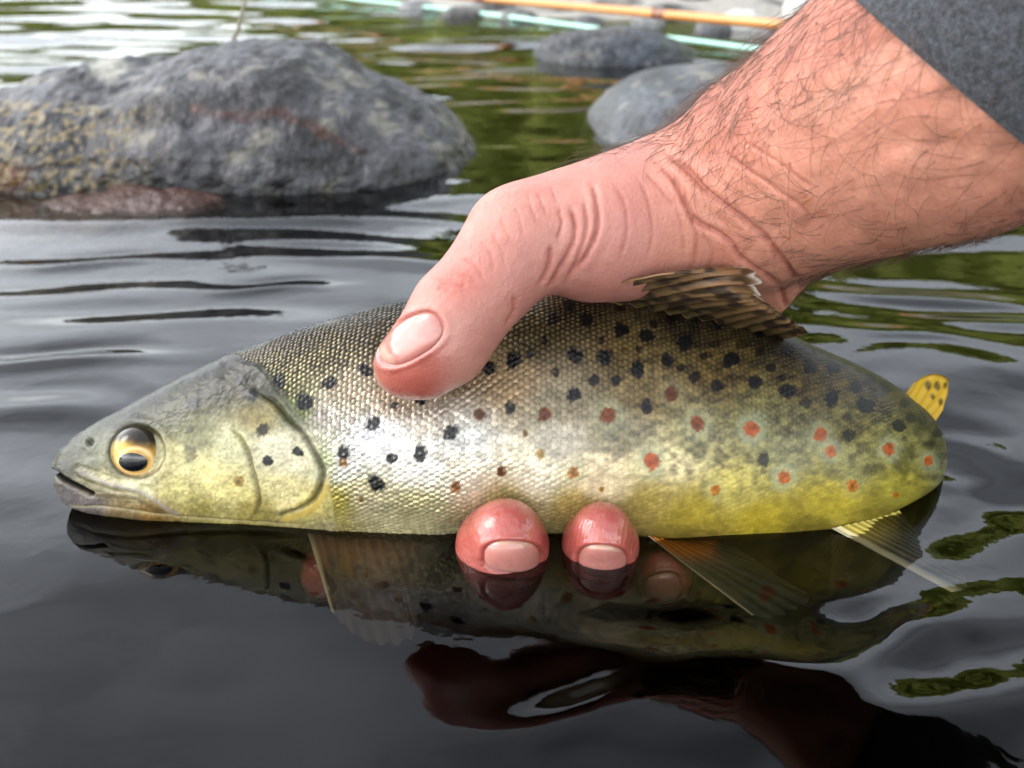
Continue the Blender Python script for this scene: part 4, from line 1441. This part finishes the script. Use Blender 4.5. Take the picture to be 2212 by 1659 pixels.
    blend((182, 98, 86), np.exp(-((px - 990) / 60) ** 2 - ((py - 610) / 40) ** 2) * (v[:, 2] > 10) * 0.55)
    low = (py > 1040).astype(float)
    blend((172, 82, 74), low * 0.85)
    blend((180, 98, 90), low * 0.6 * (0.5 + 0.5 * mott))
    blend((192, 86, 74), low * sm(40, 0, np.abs(py - 1172)) * 0.25)
    blend((170, 88, 76), np.clip(red, 0, 1) * 0.5)
    blend((150, 70, 60), nl * 0.7)
    col = col * (1 + 0.20 * mott[:, None] * np.array([0.5, 1.0, 1.0]) + 0.13 * mott2[:, None] * np.array([0.7, 1.0, 1.0]))
    fre = sm(0.5, 0.62, fbm(v[:, 0] / 2.6, v[:, 1] / 2.6, v[:, 2] / 2.6, 2, 215)) * arm
    blend((186, 118, 84), fre * 0.5)
    rough = 0.5 + 0.0 * px
    wet = np.maximum(low, sm(1060, 940, px) * sm(640, 760, py)) * (v[:, 2] > -60)
    rough = rough - 0.32 * wet * (0.7 + 0.3 * mott)
    col = np.clip(col * np.array([0.80, 0.76, 0.75]), 0.01, 0.9)
    return v2, q, n, col, rough


PERSON = empty('person', wld(cm(1300, 640, 0))[()])
tag(PERSON, 'person reaching in with a bare hairy forearm, dark grey sleeve and hand gripping the trout', 'person')
hv, hq, hn, hcol, hrough = build_hand()
ARM = mesh_obj('arm', wld(hv), hq, M_SKIN, PERSON, {'pigment': hcol, 'rough': hrough, 'wet': np.clip((0.5 - hrough) / 0.32, 0, 1)})
ARM['label'] = 'bare hairy forearm and wet pink hand with fingers curled under the fish'


def build_nails():
    for (cx, cy, dr, ln, wd) in NAILS:
        dr = np.array(dr) / np.hypot(*dr)
        nr, na = 16, 56
        px, py, ss, aa = [], [], [], []
        for i in range(nr):
            s = i / (nr - 1)
            for j in range(na):
                t = 2 * np.pi * j / na
                a = np.sign(math.cos(t)) * abs(math.cos(t)) ** (2 / 2.6) * ln * s
                b = np.sign(math.sin(t)) * abs(math.sin(t)) ** (2 / 2.6) * wd * s
                px.append(cx + a * dr[0] - b * dr[1])
                py.append(cy + a * dr[1] + b * dr[0])
                ss.append(s)
                aa.append(a / ln)
        px, py, ss, aa = map(np.array, (px, py, ss, aa))
        P = hand_hit(px, py)
        g = np.array([hand_sample(P + d) - hand_sample(P - d) for d in np.eye(3) * 0.8]).T
        g /= np.linalg.norm(g, axis=1, keepdims=True)
        up = 0.20 * (1 - ss ** 4) - 0.45 * ss ** 8 + 0.02
        top = P + g * up[:, None]
        bot = P - g * 0.75
        n = len(px)
        f1 = grid_faces(nr, na, True, True)
        f2 = grid_faces(nr, na, True, False) + n
        k = (nr - 1) * na + np.arange(na)
        k2 = (nr - 1) * na + (np.arange(na) + 1) % na
        f3 = np.stack([k, k2, k2 + n, k + n], 1)
        col = np.ones((n, 1)) * lin((188, 122, 112))
        lun = sm(-0.35, -0.75, aa)
        col = col * (1 - 0.5 * lun[:, None]) + 0.5 * lun[:, None] * lin((196, 142, 132))
        fe = sm(0.66, 0.76, aa)
        col = col * (1 - fe[:, None]) + fe[:, None] * lin((192, 146, 126))
        col = 0.82 * col * (1 + 0.10 * fbm(px / 6, py / 6, seed=230)[:, None])
        mesh_obj('fingernail', wld(np.concatenate([top, bot])), np.concatenate([f1, f2, f3]), M_NAIL, ARM, {'pigment': np.concatenate([col, col])})


build_nails()


def build_hair():
    px, py = topx(hv)
    ua = (px * 0.894 - py * 0.447)
    vb = (px * 0.447 + py * 0.894)
    view = np.array([0, 0, D0]) - hv
    view /= np.linalg.norm(view, axis=1, keepdims=True)
    fac = np.sum(hn * view, 1)
    crease = 1.05 * (px - 1425) - (py - 300)                      # right of the wrist creases
    okarea = (crease > -20) & (px > 1270) & (px < 2330) & (py > -60) & (fac > -0.45) & (hv[:, 2] > -10)
    # density: thick along the upper edge, thin in the middle, thick short fringe below
    top_d = sm(1080, 860, vb)
    low_d = sm(1330, 1480, vb) * sm(1750, 1900, px + 0.3 * (py - 500))
    mid_d = 0.16
    low_edge = sm(0.35, 0.0, fac) * sm(1600, 1750, px) * (vb > 1250)
    dens = np.where(okarea, np.clip(0.8 * top_d + 0.2 + 0.9 * low_d + 1.0 * low_edge, 0, 2) * np.where(fac < 0.15, 0.55, 1), 0)
    dens *= np.clip(1.0 + 1.1 * fbm(px / 50, py / 50, seed=300), 0.15, 2)
    extra = ((px > 1270) & (px < 1440) & (fac < 0.35) & (fac > -0.4) & (py < 400) & (hv[:, 2] > 5)) * 0.5
    dens = np.maximum(dens, extra)
    dens /= dens.sum()
    nh = 2100
    pick = rng.choice(len(hv), nh, p=dens)
    segs = 10
    V, Fc = [], []
    toward = np.array([-0.86, -0.45, 0.0])                        # along the arm to the hand
    down = np.array([-0.25, -0.95, 0.0])
    for c_, i in enumerate(pick):
        p = hv[i].copy()
        n = hn[i]
        lowness = float(sm(1150, 1420, vb[i]))
        L = rng.uniform(8, 20) * (1 - 0.55 * lowness)
        d = toward * (1 - lowness) + down * lowness + rng.normal(0, 0.22, 3)
        if vb[i] < 960:
            d = d + np.array([-0.1, 0.25, 0.2]) * rng.uniform(0, 1)
        d = d - n * (d @ n)
        d /= np.linalg.norm(d)
        lift = rng.uniform(0.08, 0.5)
        cur = np.cross(n, d) * rng.normal(0, 1.2)
        pts = []
        step = L / segs
        dirv = d * 0.85 + n * lift
        for s in range(segs + 1):
            pts.append(p.copy())
            t = s / segs
            dirv = dirv + cur * 0.16 - n * 0.17 * lift + np.array([0, -0.02, 0])
            dirv /= np.linalg.norm(dirv)
            p = p + dirv * step
        pts = np.array(pts)
        r = 0.047 * (1 - 0.85 * np.linspace(0, 1, segs + 1) ** 1.5) * rng.uniform(0.75, 1.15)
        t = np.gradient(pts, axis=0)
        t /= np.linalg.norm(t, axis=1, keepdims=True)
        a = np.cross(t, np.array([0.3, 0.5, 0.81]))
        a /= np.linalg.norm(a, axis=1, keepdims=True) + 1e-9
        b = np.cross(t, a)
        off = c_ * (segs + 1) * 3
        for k in range(3):
            pass
        ang = np.array([0, 2.094, 4.189])
        V.append((pts[:, None] + r[:, None, None] * (np.cos(ang)[None, :, None] * a[:, None] + np.sin(ang)[None, :, None] * b[:, None])).reshape(-1, 3))
        Fc.append(grid_faces(segs + 1, 3, True) + off)
    h = mesh_obj('arm_hair', wld(np.concatenate(V)), np.concatenate(Fc), M_HAIR, ARM)
    h['kind'] = 'stuff'


build_hair()


def build_sleeve():
    # axis and radii follow the forearm; the hem is cut square to a plane across it
    a0, a1 = cm(2060, 195, 46), cm(2430, 10, 69)
    axis = (a1 - a0) / np.linalg.norm(a1 - a0)
    p = np.array([0.447, -0.894, 0.0])                          # across the arm, downwards
    p = p - axis * (p @ axis)
    p /= np.linalg.norm(p)
    d = np.cross(axis, p)
    if d[2] < 0:
        d = -d
    ns, na, L = 80, 150, 120.0
    an = 2 * np.pi * np.arange(na) / na
    dirs = np.cos(an)[:, None] * p + np.sin(an)[:, None] * d
    rr = np.arange(12, 75, 0.4)
    Q = a0 + rr[None, :, None] * dirs[:, None]
    Q = Q + axis * ((HEM_P - Q) @ HEM_N / (axis @ HEM_N))[..., None]
    inside = hand_sample(Q) < 0
    rad = np.array([rr[np.where(row)[0].max()] if row.any() else 40.0 for row in inside])
    for _ in range(30):
        rad = (np.roll(rad, 1) + rad + np.roll(rad, -1)) / 3
    V = []
    for layer in (0, 1):
        for i in range(ns):
            s = (i / (ns - 1)) ** 1.4
            for j in range(na):
                a = an[j]
                fold = 0.9 * math.sin(3 * a + 9 * s) * s + 1.3 * math.sin(11 * s + 2 * a) * min(1, s * 3)
                hem = 0.35 * math.exp(-((s - 0.04) / 0.04) ** 2)
                off = (0.5 if layer else 2.6) + fold + hem + 6 * s
                q = a0 + (rad[j] + off) * dirs[j]
                sh = ((HEM_P - q) @ HEM_N) / (axis @ HEM_N)
                V.append(q + axis * (sh + 0.8 * math.sin(2 * a + 1) * (1 - s) + s * L))
    V = np.array(V)
    n = ns * na
    f1 = grid_faces(ns, na, True)
    f2 = grid_faces(ns, na, True, True) + n
    k = np.arange(na)
    k2 = (k + 1) % na
    rim = np.stack([k, k2, k2 + n, k + n], 1)
    rim2 = np.stack([k, k + n, k2 + n, k2], 1) + (ns - 1) * na
    o = mesh_obj('sleeve', wld(V), np.concatenate([f1, f2, rim, rim2]), M_SLEEVE, PERSON)
    o['label'] = 'dark heather grey knitted sleeve'


build_sleeve()
